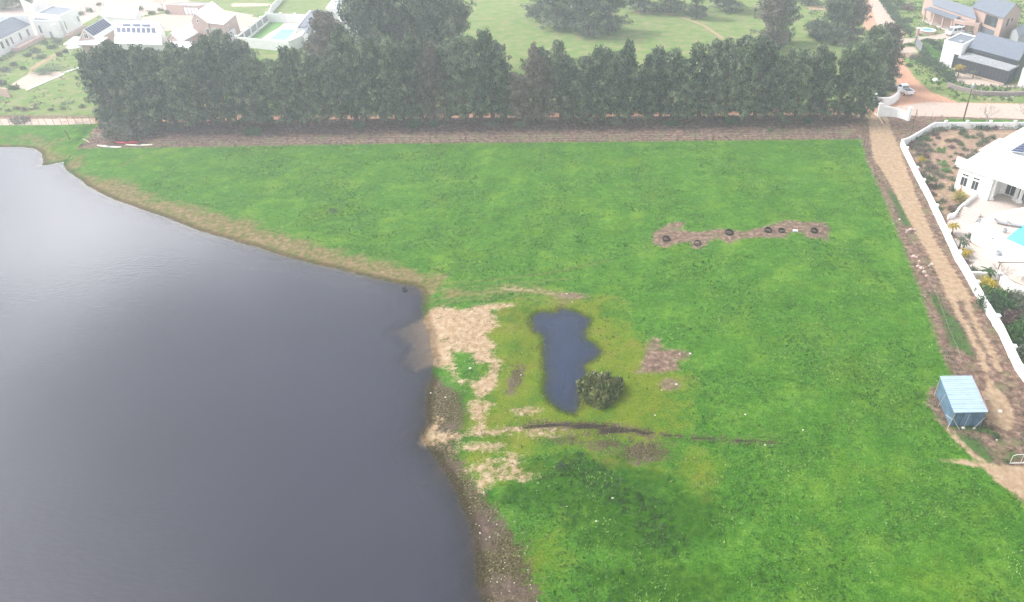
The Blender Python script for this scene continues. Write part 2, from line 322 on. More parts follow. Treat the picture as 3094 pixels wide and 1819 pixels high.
K['track'] = union(
    np.minimum(poly('V', [(2135, 290), (2145, 370), (2150, 390), (2190, 450), (2230, 530), (2280, 620), (2318, 700), (2330, 740), (2395, 740), (2370, 700), (2300, 590), (2250, 470), (2215, 370), (2195, 325), (2185, 290), (2150, 275)]), 9),
    line('R9', [(760, -80), (860, 100), (960, 330), (1080, 600), (1200, 780), (1300, 980), (1420, 1200), (1500, 1480)], .33),
    line('R9', [(960, -120), (1010, 0), (1160, 260), (1280, 560), (1400, 850), (1560, 1100), (1720, 1480)], .33),
    poly('S', [(1100, 0), (1330, 380), (1420, 430), (1480, 500), (1560, 700), (1590, 850), (1530, 1010), (1280, 900), (1150, 860), (1210, 700), (1080, 430), (1190, 350), (1130, 50)]),
    line('S', [(620, 1000), (800, 1200), (1000, 1380), (1150, 1490)], .25), line('Y', [(1430, 1420), (1900, 1440)], .0) - 5,
    poly('G', [(-900, 1050), (-300, 1000), (100, 1100), (600, 1130), (900, 1180), (1600, 1150), (1700, 2300), (1200, 2000), (700, 1700), (300, 1300), (0, 1200)]),
    line('V', [(2320, 1134), (2400, 1137)], .12), line('R7', [(1010, 980), (860, 1100), (700, 1240), (830, 1400), (860, 1500)], .3),
    line('R7', [(2100, 230), (1500, 225), (1100, 250), (930, 280), (820, 350), (800, 430), (900, 530), (1100, 620), (1200, 670)], .45),
    line('L1', [(670, 530), (370, 710), (335, 780)], .6), line('O', [(380, 180), (620, 270), (820, 405)], .5), disc('O', 290, 145, 2, 1.2), disc('N', 2290, 125, 3.5, 3), disc('O', 1850, 85, 3.5, 3))
K['orange'] = union(
    poly('R5', [(-20, -60), (300, -60), (400, 120), (560, 330), (720, 540), (530, 580), (520, 720), (620, 810), (700, 970), (860, 1180), (1080, 1370), (1500, 1530), (2600, 1545), (2600, 1740), (1100, 1740), (750, 1700), (500, 1650),
      (100, 1700), (60, 1620), (280, 1480), (560, 1380), (540, 900), (330, 620), (60, 400), (110, 200)]),
    poly('V', [(-50, 292), (240, 292), (300, 286), (1000, 281), (2130, 262), (2145, 288), (1000, 299), (240, 305), (-50, 307)]))
K['pale'] = union(
    poly('R5', [(150, -40), (290, -40), (400, 130), (560, 350), (700, 540), (400, 560), (260, 330)]), poly('R6', [(1000, 440), (2600, 470), (2600, 690), (800, 640), (450, 520)]),
    poly('R5', [(500, 570), (830, 575), (820, 620), (530, 700)]), poly('R5', [(540, 712), (830, 700), (890, 780), (640, 800)]),
    poly('R5', [(830, 570), (1270, 500), (1700, 420), (1800, 520), (1560, 620), (1300, 580), (840, 600)]), poly('R5', [(1400, 1060), (2180, 1280), (2600, 1200), (2600, 1330), (1600, 1260), (1420, 1200)]),
    poly('L1', [(230, 0), (1900, -60), (2100, 60), (1400, 190), (1150, 110), (800, 300), (400, 380), (100, 560), (-200, 600), (-200, 140)]),
    poly('L1', [(1500, 190), (1900, 120), (2400, 110), (2700, 160), (2500, 350), (2400, 540), (2300, 560), (2100, 330), (1600, 330)]), poly('M', [(350, 140), (640, 190), (420, 390), (380, 540), (200, 560), (250, 200)]),
    poly('L1', [(110, 910), (330, 770), (650, 760), (690, 790), (290, 960)]), poly('L1', [(-100, 1268), (1050, 1268), (1000, 1330), (-100, 1335)]), poly('D', [(0, 60), (700, 60), (650, 110), (0, 120)]))
yTL = lineY(X, TL)
K['dry'] = union(np.minimum(Y - yTL - 9, 6), poly('R5', [(620, 810), (860, 900), (1300, 1270), (1700, 1390), (2600, 1420), (2600, 1560), (1500, 1530), (1080, 1370), (860, 1180), (700, 970)]))
K['moss'] = union(poly('V', [(1190, 790), (1300, 740), (1480, 735), (1540, 830), (1600, 860), (1660, 930), (1660, 1040), (1600, 1100), (1500, 1100), (1380, 1090), (1300, 1100), (1260, 1150), (1160, 1170), (1170, 1000), (1230, 900)]) + .5,
    disc('V', 1300, 1380, 1.4, 2.0) - .3, disc('V', 1700, 1150, 3, 2) - .8)
K['lush'] = union(disc('V', 1450, 1190, 7, 3.4), disc('V', 1590, 1270, 6, 3.6), disc('V', 1640, 1440, 5, 2),  disc('V', 1550, 1250, 5, 3), 
    disc('W', 1380, 420, 3, 2.5), disc('W', 1400, 760, 1.2, 3.2), disc('X', 450, 15, 1.0, .6), disc('X', 470, 195, 1.1, .9), disc('X', 780, 340, .9, .6), poly('L', [(820, 240), (1050, 215), (940, 330), (800, 400)]))
K['verge'] = union(poly('R9', [(600, 260), (720, 500), (850, 760), (950, 1080), (1180, 1180), (1330, 1300), (1160, 860), (1000, 620), (880, 560), (700, 250)]), poly('R8', [(-100, -200), (200, 50), (400, 400), (330, 450), (180, 420), (50, 100)]),
    poly('S', [(640, 910), (1150, 930), (1280, 1000), (1380, 1160), (1220, 1050), (1000, 1000), (660, 960)]), poly('G', [(940, 780), (1260, 860), (1340, 1000), (1050, 1020)]), poly('S', [(680, 1030), (960, 1080), (1180, 1250), (1290, 1450), (1150, 1440), (850, 1220)]))
K['ditch'] = union(line('V', [(1290, 1052), (1400, 1044), (1500, 1050), (1600, 1067)], .20), line('V', [(1600, 1067), (1700, 1077), (1900, 1089)], .10), line('V', [(1900, 1089), (2120, 1105), (2320, 1133)], .02), disc('V', 1440, 1050, 1.5, .3), disc('V', 1505, 1062, 1.2, .3))
K['arc'] = union(line('V', [(1055, 738), (1150, 722), (1260, 716), (1350, 722), (1400, 745)], .28), line('V', [(1060, 752), (1160, 736), (1280, 732), (1360, 745)], .22), line('V', [(1080, 700), (1200, 690), (1350, 672), (1500, 640)], .2), line('V', [(1085, 712), (1210, 702), (1400, 686)], .15), line('L', [(1260, 660), (1450, 560), (1700, 470), (1830, 410)], .3))
K['shaded_duff'] = poly('V', [(240, 322), (330, 350), (430, 340), (1000, 332), (1600, 326), (2080, 318), (2112, 300), (2100, 280), (1500, 288), (1000, 292), (300, 296)])
K['soil'] = poly('R7', [(190, 400), (270, 310), (690, 70), (2300, 70), (2600, 2000), (2300, 3300), (1950, 3000), (1250, 2650), (880, 1900), (640, 1440), (400, 940)])
sdLm = sdLj
# class of each face -> which ground object it belongs to; all share one material and one sheet
order = [('ground', None), ('sandy_bank', 'sand'), ('muddy_shore', 'mud'), ('bare_earth', 'dirt'), ('dirt_track', 'track'), ('gravel_road', 'orange')]
cls = np.zeros(X.shape, int)
for i, (n_, k_) in enumerate(order):
    if k_: cls[K[k_] > 0] = i
cls[(K['pale'] > 0) & (K['orange'] < 0)] = 6
cls[sdLj > 1] = 0
order.append(('paved_yard', 'pale'))
ny, nx = X.shape
def ground_material():
    m, t, b = newmat('ground_cover'); N = t.nodes.new; Lk = t.links.new
    geo = N('ShaderNodeNewGeometry')
    def noise(s, d=5, rough=.6, dist=0):
        n = N('ShaderNodeTexNoise'); n.inputs['Scale'].default_value = s; n.inputs['Detail'].default_value = d; n.inputs['Roughness'].default_value = rough
        n.inputs['Distortion'].default_value = dist
        Lk(geo.outputs['Position'], n.inputs['Vector']); return n.outputs['Fac']
    def mth(op, a, bb=None, c=None, clamp=False):
        n = N('ShaderNodeMath'); n.operation = op; n.use_clamp = clamp
        for i, v in enumerate((a, bb, c)):
            if v is None: continue
            if isinstance(v, (int, float)): n.inputs[i].default_value = v
            else: Lk(v, n.inputs[i])
        return n.outputs[0]
    def ramp(f, stops):
        r = N('ShaderNodeValToRGB'); e = r.color_ramp.elements
        e[0].position, e[0].color = stops[0][0], stops[0][1] + (1,); e[1].position, e[1].color = stops[-1][0], stops[-1][1] + (1,)
        for p, c in stops[1:-1]: k = e.new(p); k.color = c + (1,)
        Lk(f, r.inputs['Fac']); return r.outputs[0]
    def mix(f, a, bb):
        n = N('ShaderNodeMix'); n.data_type = 'RGBA'
        if isinstance(f, (int, float)): n.inputs[0].default_value = f
        else: Lk(f, n.inputs[0])
        Lk(a, n.inputs[6]); Lk(bb, n.inputs[7]); return n.outputs[2]
    n1, n2, n3, n4, n5 = noise(.06, 3), noise(.35, 5), noise(1.6, 6, .65), noise(6, 4, .7), noise(.14, 4, .55, .6)
    n6 = noise(.55, 4, .6, .8); n7 = noise(.17, 4, .65)
    n4b = mth('ADD', mth('MULTIPLY', n3, .6), mth('MULTIPLY', n4, .4))
    def mask(attr, amp, soft, nf=None):
        a = N('ShaderNodeAttribute'); a.attribute_name = attr
        j = mth('SUBTRACT', nf or n3, .5); j = mth('MULTIPLY', j, amp)
        s = mth('ADD', a.outputs['Fac'], j)
        return mth('MULTIPLY_ADD', s, 1 / soft, .5, True)
    grass = ramp(mth('ADD', mth('MULTIPLY', n3, .55), mth('MULTIPLY', n2, .45)), [(.36, (.016, .075, .006)), (.46, (.044, .155, .012)), (.54, (.082, .215, .019)), (.64, (.175, .33, .048))])
    grassb = ramp(n4, [(.34, (.009, .048, .005)), (.5, (.053, .168, .014)), (.66, (.195, .34, .065))])
    grass = mix(.42, grass, grassb)
    grass = mix(mth('MULTIPLY', mth('MULTIPLY_ADD', n6, 6, -3.1, True), .55), grass, ramp(n4, [(.35, (.012, .055, .006)), (.65, (.08, .19, .02))]))
    grass = mix(mth('MULTIPLY', mth('MULTIPLY_ADD', n7, 7, -3.8, True), .55), grass, ramp(n4, [(.35, (.10, .22, .012)), (.65, (.25, .38, .05))]))
    fl = mth('MULTIPLY_ADD', n5, 4, -2.1, True)
    grass = mix(mth('MULTIPLY', fl, .38), grass, ramp(n3, [(.35, (.08, .16, .006)), (.65, (.22, .28, .015))]))
    col = grass
    lush = ramp(n3, [(.3, (.012, .06, .004)), (.7, (.05, .14, .010))])
    col = mix(mth('MULTIPLY', mask('lush', 7, 1.6, n6), .85), col, lush)
    moss = ramp(n2, [(.36, (.06, .18, .010)), (.47, (.17, .22, .008)), (.55, (.22, .24, .012)), (.66, (.26, .17, .04))])
    mossb = ramp(n4, [(.36, (.04, .08, .01)), (.5, (.15, .17, .012)), (.64, (.27, .21, .05))])
    col = mix(mth('MULTIPLY', mask('moss', 10, 3.0, n2), .64), col, mix(.5, moss, mossb))
    dry = ramp(n2, [(.34, (.085, .20, .03)), (.47, (.15, .24, .05)), (.57, (.22, .25, .09)), (.68, (.33, .26, .16))])
    col = mix(mask('dry', 8, 4.0, n2), col, mix(.3, dry, ramp(n4, [(.3, (.10, .18, .06)), (.7, (.36, .36, .2))])))
    tan = ramp(n3, [(.36, (.09, .125, .025)), (.48, (.17, .15, .055)), (.56, (.23, .165, .09)), (.66, (.31, .22, .14))])
    col = mix(mask('tan', 7, 2.0, n2), col, tan)
    dirt = ramp(n3, [(.34, (.10, .06, .052)), (.5, (.20, .13, .10)), (.64, (.34, .235, .18))])
    dirt = mix(mth('MULTIPLY_ADD', n2, 5, -2.6, True), dirt, ramp(n4, [(.3, (.10, .13, .05)), (.7, (.26, .24, .13))]))
    col = mix(mask('soil', .4, .3), col, ramp(n3, [(.3, (.24, .15, .10)), (.7, (.46, .33, .25))]))
    col = mix(mask('dirt', 1.8, .7), col, dirt)
    col = mix(mask('shaded_duff', 3.0, 1.2, n2), col, ramp(n3, [(.34, (.045, .03, .028)), (.5, (.10, .068, .062)), (.66, (.18, .125, .11))]))  # needle litter, with the shade under the trees painted into its dark mauve
    mud = ramp(n4, [(.32, (.022, .022, .008)), (.48, (.072, .062, .028)), (.58, (.13, .105, .06)), (.66, (.26, .22, .14))])
    mud = mix(mth('MULTIPLY_ADD', n2, 5, -2.5, True), mud, ramp(n3, [(.34, (.08, .055, .045)), (.66, (.20, .14, .125))]))
    col = mix(mask('mud', 4.0, .8), col, mud)
    vg = ramp(n4, [(.3, (.035, .10, .02)), (.7, (.12, .19, .06))])
    col = mix(mask('verge', 2.5, .5), col, vg)
    sand = ramp(n3, [(.36, (.33, .22, .13)), (.5, (.42, .30, .19)), (.64, (.50, .39, .27))])
    sand = mix(mth('MULTIPLY_ADD', noise(2.4, 3, .6), 12, -7.0, True), sand, ramp(n2, [(.4, (.15, .13, .04)), (.6, (.25, .18, .08))]))
    col = mix(mask('sand', 3.4, .6, n4b), col, sand)
    tr = ramp(n3, [(.30, (.31, .21, .135)), (.5, (.41, .29, .19)), (.70, (.50, .38, .27))])
    col = mix(mask('track', .9, .35), col, tr)
    org = ramp(n3, [(.3, (.48, .25, .17)), (.7, (.62, .36, .25))])
    col = mix(mask('orange', 1.6, .6), col, org)
    pal = ramp(n3, [(.3, (.46, .36, .30)), (.7, (.62, .51, .44))])
    col = mix(mask('pale', .9, .5), col, pal)
    bed = mask('bed', .4, .6)
    sm = mask('sand', 1.2, .8)
    bedc = mix(sm, ramp(n2, [(.35, (.05, .045, .04)), (.65, (.14, .10, .08))]), ramp(n3, [(.3, (.45, .33, .22)), (.7, (.6, .46, .32))]))
    col = mix(bed, col, bedc)
    col = mix(mask('ditch', .35, .15), col, ramp(n4, [(.35, (.018, .014, .012)), (.65, (.07, .05, .045))]))
    col = mix(mth('MULTIPLY', mask('arc', .7, .6), .6), col, ramp(n3, [(.35, (.10, .11, .03)), (.65, (.24, .22, .09))]))
    wet = mask('wet', .8, .5, n3)      # damp soil just above the water line
    dk = N('ShaderNodeMix'); dk.data_type = 'RGBA'; dk.blend_type = 'MULTIPLY'; Lk(mth('MULTIPLY', wet, .8), dk.inputs[0]); Lk(col, dk.inputs[6]); dk.inputs[7].default_value = (.45, .42, .38, 1); col = dk.outputs[2]
    Lk(col, b.inputs['Base Color']); b.inputs['Roughness'].default_value = 1; b.inputs['Specular IOR Level'].default_value = 0
    bp = N('ShaderNodeBump'); bp.inputs['Strength'].default_value = 1; bp.inputs['Distance'].default_value = .3
    hsum = mth('ADD', n3, mth('MULTIPLY', n4, .7))
    Lk(hsum, bp.inputs['Height']); Lk(bp.outputs[0], b.inputs['Normal'])
    return m
GM = ground_material()
sh_ = (sdLj > 0) & (K['sand'] > -1.2); Z = np.where(sh_, np.maximum(Z, WZ - .02 - .055 * sdLj - .12 * np.clip(-K['sand'], 0, 2)), Z)
K['bed'] = sdLj - .1; K['wet'] = np.maximum(sdLj + .75, sdP + jit * .25 + .45)
idx = np.arange(ny * nx).reshape(ny, nx)
quads = np.stack([idx[:-1, :-1], idx[:-1, 1:], idx[1:, 1:], idx[1:, :-1]], -1).reshape(-1, 4)
fc = cls[:-1, :-1].reshape(-1)
co = np.stack([X, Y, Z], -1).reshape(-1, 3)
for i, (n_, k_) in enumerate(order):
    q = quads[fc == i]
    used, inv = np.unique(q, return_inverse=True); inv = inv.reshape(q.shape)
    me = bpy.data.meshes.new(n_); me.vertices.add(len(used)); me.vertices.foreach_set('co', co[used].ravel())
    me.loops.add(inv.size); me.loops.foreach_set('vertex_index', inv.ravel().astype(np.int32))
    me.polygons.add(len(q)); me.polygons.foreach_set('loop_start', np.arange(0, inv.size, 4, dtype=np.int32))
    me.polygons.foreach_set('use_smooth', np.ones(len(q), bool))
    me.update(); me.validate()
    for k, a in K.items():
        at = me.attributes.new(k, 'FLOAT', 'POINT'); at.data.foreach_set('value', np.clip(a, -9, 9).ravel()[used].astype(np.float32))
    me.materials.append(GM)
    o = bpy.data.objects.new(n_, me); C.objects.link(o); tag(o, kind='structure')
# ---------------------------------------------------------------- water
def water_material(name, deep, rough, wave, clear):
    m, t, b = newmat(name); N = t.nodes.new; Lk = t.links.new
    geo = N('ShaderNodeNewGeometry')
    mp = N('ShaderNodeMapping'); mp.inputs['Scale'].default_value = (1, 2.4, 1); mp.inputs['Rotation'].default_value = (0, 0, .5); Lk(geo.outputs['Position'], mp.inputs['Vector'])
    n = N('ShaderNodeTexNoise'); n.inputs['Scale'].default_value = 1.6; n.inputs['Detail'].default_value = 5; Lk(mp.outputs[0], n.inputs['Vector'])
    n2 = N('ShaderNodeTexNoise'); n2.inputs['Scale'].default_value = .045; n2.inputs['Detail'].default_value = 3; Lk(geo.outputs['Position'], n2.inputs['Vector'])
    r = N('ShaderNodeValToRGB'); r.color_ramp.elements[0].position = .35; r.color_ramp.elements[1].position = .68
    r.color_ramp.elements[0].color = tuple(c * .88 for c in deep) + (1,); r.color_ramp.elements[1].color = tuple(c * 1.12 for c in deep) + (1,)
    Lk(n2.outputs['Fac'], r.inputs['Fac']); Lk(r.outputs[0], b.inputs['Base Color'])
    b.inputs['Roughness'].default_value = rough; b.inputs['IOR'].default_value = 1.33
    bp = N('ShaderNodeBump'); bp.inputs['Strength'].default_value = wave; bp.inputs['Distance'].default_value = .12; Lk(n.outputs['Fac'], bp.inputs['Height']); Lk(bp.outputs[0], b.inputs['Normal'])
    at = N('ShaderNodeAttribute'); at.attribute_name = 'depth'
    mm = N('ShaderNodeMath'); mm.operation = 'MULTIPLY'; mm.inputs[1].default_value = clear; Lk(at.outputs['Fac'], mm.inputs[0])
    ex = N('ShaderNodeMath'); ex.operation = 'EXPONENT'; Lk(mm.outputs[0], ex.inputs[0])     # clarity: e^(-k depth)
    cl = N('ShaderNodeMath'); cl.operation = 'MINIMUM'; cl.inputs[1].default_value = .92; Lk(ex.outputs[0], cl.inputs[0])
    tr = N('ShaderNodeBsdfTransparent'); mx = N('ShaderNodeMixShader'); Lk(cl.outputs[0], mx.inputs[0]); Lk(b.outputs[0], mx.inputs[1]); Lk(tr.outputs[0], mx.inputs[2])
    gl = N('ShaderNodeBsdfGlossy'); gl.inputs['Roughness'].default_value = rough; Lk(bp.outputs[0], gl.inputs['Normal'])
    fr = N('ShaderNodeFresnel'); fr.inputs['IOR'].default_value = 1.33; Lk(bp.outputs[0], fr.inputs['Normal'])
    m2 = N('ShaderNodeMixShader'); fm = N('ShaderNodeMath'); fm.operation = 'MULTIPLY'; Lk(fr.outputs[0], fm.inputs[0]); fm.inputs[1].default_value = 1.15; b.inputs['Specular IOR Level'].default_value = 0
    Lk(fm.outputs[0], m2.inputs[0]); Lk(mx.outputs[0], m2.inputs[1]); Lk(gl.outputs[0], m2.inputs[2]); Lk(m2.outputs[0], t.nodes['Material Output'].inputs['Surface'])
    return m
def water(name, sd, z, m, grow, dscale):
    w = (sd > -grow); fw = (w[:-1, :-1] | w[1:, 1:] | w[1:, :-1] | w[:-1, 1:]).reshape(-1)
    q = quads[fw]; used, inv = np.unique(q, return_inverse=True); inv = inv.reshape(q.shape)
    me = bpy.data.meshes.new(name); c2 = co[used].copy(); dep = np.maximum(z - c2[:, 2], 0) * dscale; c2[:, 2] = z
    me.vertices.add(len(used)); me.vertices.foreach_set('co', c2.ravel())
    me.loops.add(inv.size); me.loops.foreach_set('vertex_index', inv.ravel().astype(np.int32))
    me.polygons.add(len(q)); me.polygons.foreach_set('loop_start', np.arange(0, inv.size, 4, dtype=np.int32)); me.update(); me.validate()
    at = me.attributes.new('depth', 'FLOAT', 'POINT'); at.data.foreach_set('value', dep.astype(np.float32))
    me.materials.append(m); o = bpy.data.objects.new(name, me); C.objects.link(o); tag(o, kind='structure')
water('lake_water', sdLj, WZ, water_material('lake_surface', (.026, .027, .042), .10, .09, -5.0), 1.0, 1)
water('pond_water', sdP, PZ, water_material('pond_surface', (.020, .030, .066), .08, .3, -10.), .8, 1)
# ================================================================ VEGETATION
def leaf_mesh(name, centers, rads, n, size, m, tints, up=.3, shape=1.0, seed=0, elong=1.0):
    """centers: clump centres; each clump n small quads; one mesh"""
    r = np.random.RandomState(seed); c = np.asarray(centers, float); k = len(c); rad = np.broadcast_to(rads, (k,))
    p = r.normal(size=(k, n, 3)); p /= np.linalg.norm(p, axis=2, keepdims=True) + 1e-9
    p *= (r.rand(k, n, 1) ** .5) * rad[:, None, None]; p[..., 2] *= shape
    p = (p + c[:, None]).reshape(-1, 3)
    a = r.normal(size=p.shape); a[:, 2] += up * np.sign(a[:, 2]); a /= np.linalg.norm(a, axis=1, keepdims=True)
    b = np.cross(a, r.normal(size=p.shape)); b /= np.linalg.norm(b, axis=1, keepdims=True)
    s = size * (.6 + .8 * r.rand(len(p), 1)); a = a * s * elong; b = b * s * .5
    v = np.stack([p - a * .5, p - b * .55, p + a * .5, p + b * .55], 1).reshape(-1, 3)
    nf = len(p); me = bpy.data.meshes.new(name); me.vertices.add(nf * 4); me.vertices.foreach_set('co', v.ravel())
    me.loops.add(nf * 4); me.loops.foreach_set('vertex_index', np.arange(nf * 4, dtype=np.int32)); me.polygons.add(nf)
    me.polygons.foreach_set('loop_start', np.arange(0, nf * 4, 4, dtype=np.int32)); me.update()
    t = np.repeat(np.asarray(tints, float), n) + r.normal(size=nf) * .13
    at = me.attributes.new('tint', 'FLOAT', 'FACE'); at.data.foreach_set('value', np.clip(t, 0, 1).astype(np.float32))
    me.materials.append(m); return me
def tree_proto(seed, h, R0, kind, limbs, n, size, base=.12, top='col', leaf='pine', trunk='bark', clr=.55, forks=1):
    r = random.Random(seed); mb = MB(); cs = []; ts = []
    lean = (r.uniform(-.4, .4), r.uniform(-.4, .4))
    def ax(t): return Vector((lean[0] * t + .25 * math.sin(3 * t + seed), lean[1] * t + .2 * math.cos(2.3 * t + seed), h * t))
    mb.tube([ax(k / 7) for k in range(8)], [(.024 * h) * (1 - k / 7.6) + .02 for k in range(8)], 6)
    lobes = [(r.uniform(.15, 1), r.uniform(0, 6.28), r.uniform(.6, 1.35)) for _ in range(9)]
    for i in range(limbs):
        t = base + (1 - base) * ((i + r.random()) / limbs) ** .85; a = i * 2.399 + r.uniform(-.5, .5)
        if top == 'col': prof = (.62 + .38 * math.sin(math.pi * min(1, (t - base) * 1.25 + .12))) * min(1, (1.04 - t) * 3.6 + .12)
        else: prof = math.sin(math.pi * min(.97, max(.1, (t - base) / (1 - base)) ** .8 * .9 + .08)) ** .6
        for (lt, la, lf) in lobes:
            d = abs(t - lt) * 4 + abs((a - la + math.pi) % (2 * math.pi) - math.pi) * .7
            if d < 1: prof *= 1 + (lf - 1) * (1 - d)
        L = R0 * prof * r.uniform(.65, 1.15); o = ax(t)
        rise = .95 if top == 'col' else .3
        if t < .3: rise *= -.15
        tip = o + Vector((math.cos(a) * L, math.sin(a) * L, L * rise * r.uniform(.2, 1.6) - (.25 * L if r.random() < .2 else 0)))
        if tip.z > h * 1.04: tip.z = h * 1.04
        mid = (o + tip) / 2 + Vector((0, 0, -.05 * L))
        mb.tube([o, mid, tip], [.05 + .006 * h * (1 - t), .04, .015], 3)
        for q in range(4):
            f = .35 + .22 * q + r.uniform(-.05, .08); c = o.lerp(tip, f) + Vector((r.gauss(0, .18), r.gauss(0, .18), r.gauss(0, .2)))
            cs.append(tuple(c)); ts.append(min(1, max(0, r.gauss(.45, .24) + (.2 if r.random() < .15 else 0))))
    cs.append((ax(1).x, ax(1).y, h * .99)); ts.append(.5)
    tm = mb
    cm = leaf_mesh('crown', cs, clr, n, size, LEAF[leaf], ts, seed=seed, shape=1.25, up=.8, elong=1.25)
    return tm, cm, trunk, h
PROTO = {}
def get_tree(key):
    if key not in PROTO:
        kind, i = key.rsplit('_', 1); i = int(i)
        cfg = {'row': dict(h=15, R0=2.15, limbs=66, n=18, size=.42, base=.10, leaf='pine'),
               'rowgum': dict(h=15, R0=2.45, limbs=62, n=18, size=.40, base=.10, leaf='gum'),
               'rowbrown': dict(h=15, R0=2.2, limbs=55, n=20, size=.40, base=.10, leaf='brownish'),
               'big': dict(h=22, R0=5.2, limbs=120, n=34, size=.55, base=.08, leaf='gum', clr=.95),
               'bigbrown': dict(h=20, R0=3.6, limbs=90, n=30, size=.5, base=.10, leaf='brownish', clr=.85),
               'round': dict(h=9, R0=4.4, limbs=80, n=34, size=.5, base=.14, leaf='gum', top='round', clr=.9)}[kind]
        tm, cm, trunk, h = tree_proto(100 + i * 7 + len(kind), kind=kind, **cfg)
        root = empty('tree', (0, 0, -500)); t = tm.obj('trunk', trunk, root); c = bpy.data.objects.new('crown', cm); C.objects.link(c); c.parent = root
        PROTO[key] = [root, h, False]
    return PROTO[key]
def place_tree(key, x, y, z, h, wide, name, label, cat, group, rot=None):
    p = get_tree(key); src, h0, used = p
    o = src if not used else copy_tree(src); p[2] = True
    o.name = name; o.location = (x, y, z); s = h / h0; o.scale = (wide, wide, s); o.rotation_euler = (0, 0, random.uniform(0, 6.28) if rot is None else rot)
    return tag(o, label, cat, group)
# front row: bases follow the bank, tops follow the skyline seen in the photograph
SKY = [(210, 118), (240, 100), (300, 95), (350, 88), (400, 104), (450, 96), (520, 92), (560, 120), (600, 132), (650, 140), (700, 132), (740, 122), (780, 108), (830, 98), (880, 95), (905, 110), (960, 108),
       (1010, 102), (1060, 115), (1110, 118), (1150, 102), (1190, 86), (1205, 82), (1230, 104), (1252, 134), (1272, 158), (1295, 128), (1310, 112), (1345, 108), (1380, 120), (1405, 150), (1435, 152),
       (1465, 138), (1500, 100), (1520, 104), (1555, 122), (1575, 158), (1595, 122), (1620, 116), (1650, 120), (1690, 150), (1712, 128), (1735, 113), (1770, 92), (1800, 88), (1860, 84), (1900, 90), (1935, 122),
       (1965, 110), (2000, 138), (2030, 110), (2060, 98), (2100, 86), (2140, 74), (2170, 104), (2200, 150)]
def skyrow(v): return np.interp(v, [a for a, b in SKY], [b for a, b in SKY]) * 1.2278
nrow = 56
for i in range(nrow):
    f = i / (nrow - 1); v = 268 + (2125 - 268) * f + random.uniform(-7, 7)
    yb = np.interp(v, [240, 600, 1000, 1500, 2110], [316, 309, 303, 299, 294]) + random.uniform(-5, 3)
    x, y = P('V', v, yb, .6); y += random.uniform(-.5, .9)
    xt = v + (v - 1525) * .055    # the crown top sits further out in the picture than the foot
    h = height_to(x, y, skyrow(xt)) - .6; h = max(8, h * random.uniform(.80, 1.05))
    kind = 'rowbrown_0' if random.random() < .07 else ('rowgum_%d' % (i % 3) if random.random() < .4 else 'row_%d' % (i % 4))
    d = 'brown-tinged' if kind.startswith('rowbrown') else ('grey-green' if 'gum' in kind else 'dark green')
    place_tree(kind, x, y, gz(x, y), h, random.uniform(.85, 1.15), 'row_tree', f'{d} windbreak tree, {ordw(i)} from the lake end of the front row', 'tree', 'windbreak trees in the front row')
nb = 34
for i in range(nb):
    f = i / (nb - 1); v = 288 + (2112 - 288) * f + random.uniform(-12, 12)
    x, y = P('V', v, 286 - 12 * f + random.uniform(-2, 2), 0); y += random.uniform(1.5, 4)
    xt = v + (v - 1525) * .07
    h = height_to(x, y, skyrow(xt)); h = max(7.5, h * random.uniform(.72, .97))
    if 1255 < v < 1290 or 1560 < v < 1590: h = 6
    if v > 1430 and random.random() < .2: continue
    kind = 'rowbrown_1' if random.random() < .1 else ('rowgum_%d' % (i % 3) if random.random() < .5 else 'row_%d' % (i % 4))
    place_tree(kind, x, y, gz(x, y), h, random.uniform(.9, 1.2), 'back_row_tree', f'windbreak tree behind the dirt road, {ordw(i)} from the lake end of the back row', 'tree', 'windbreak trees in the back row')
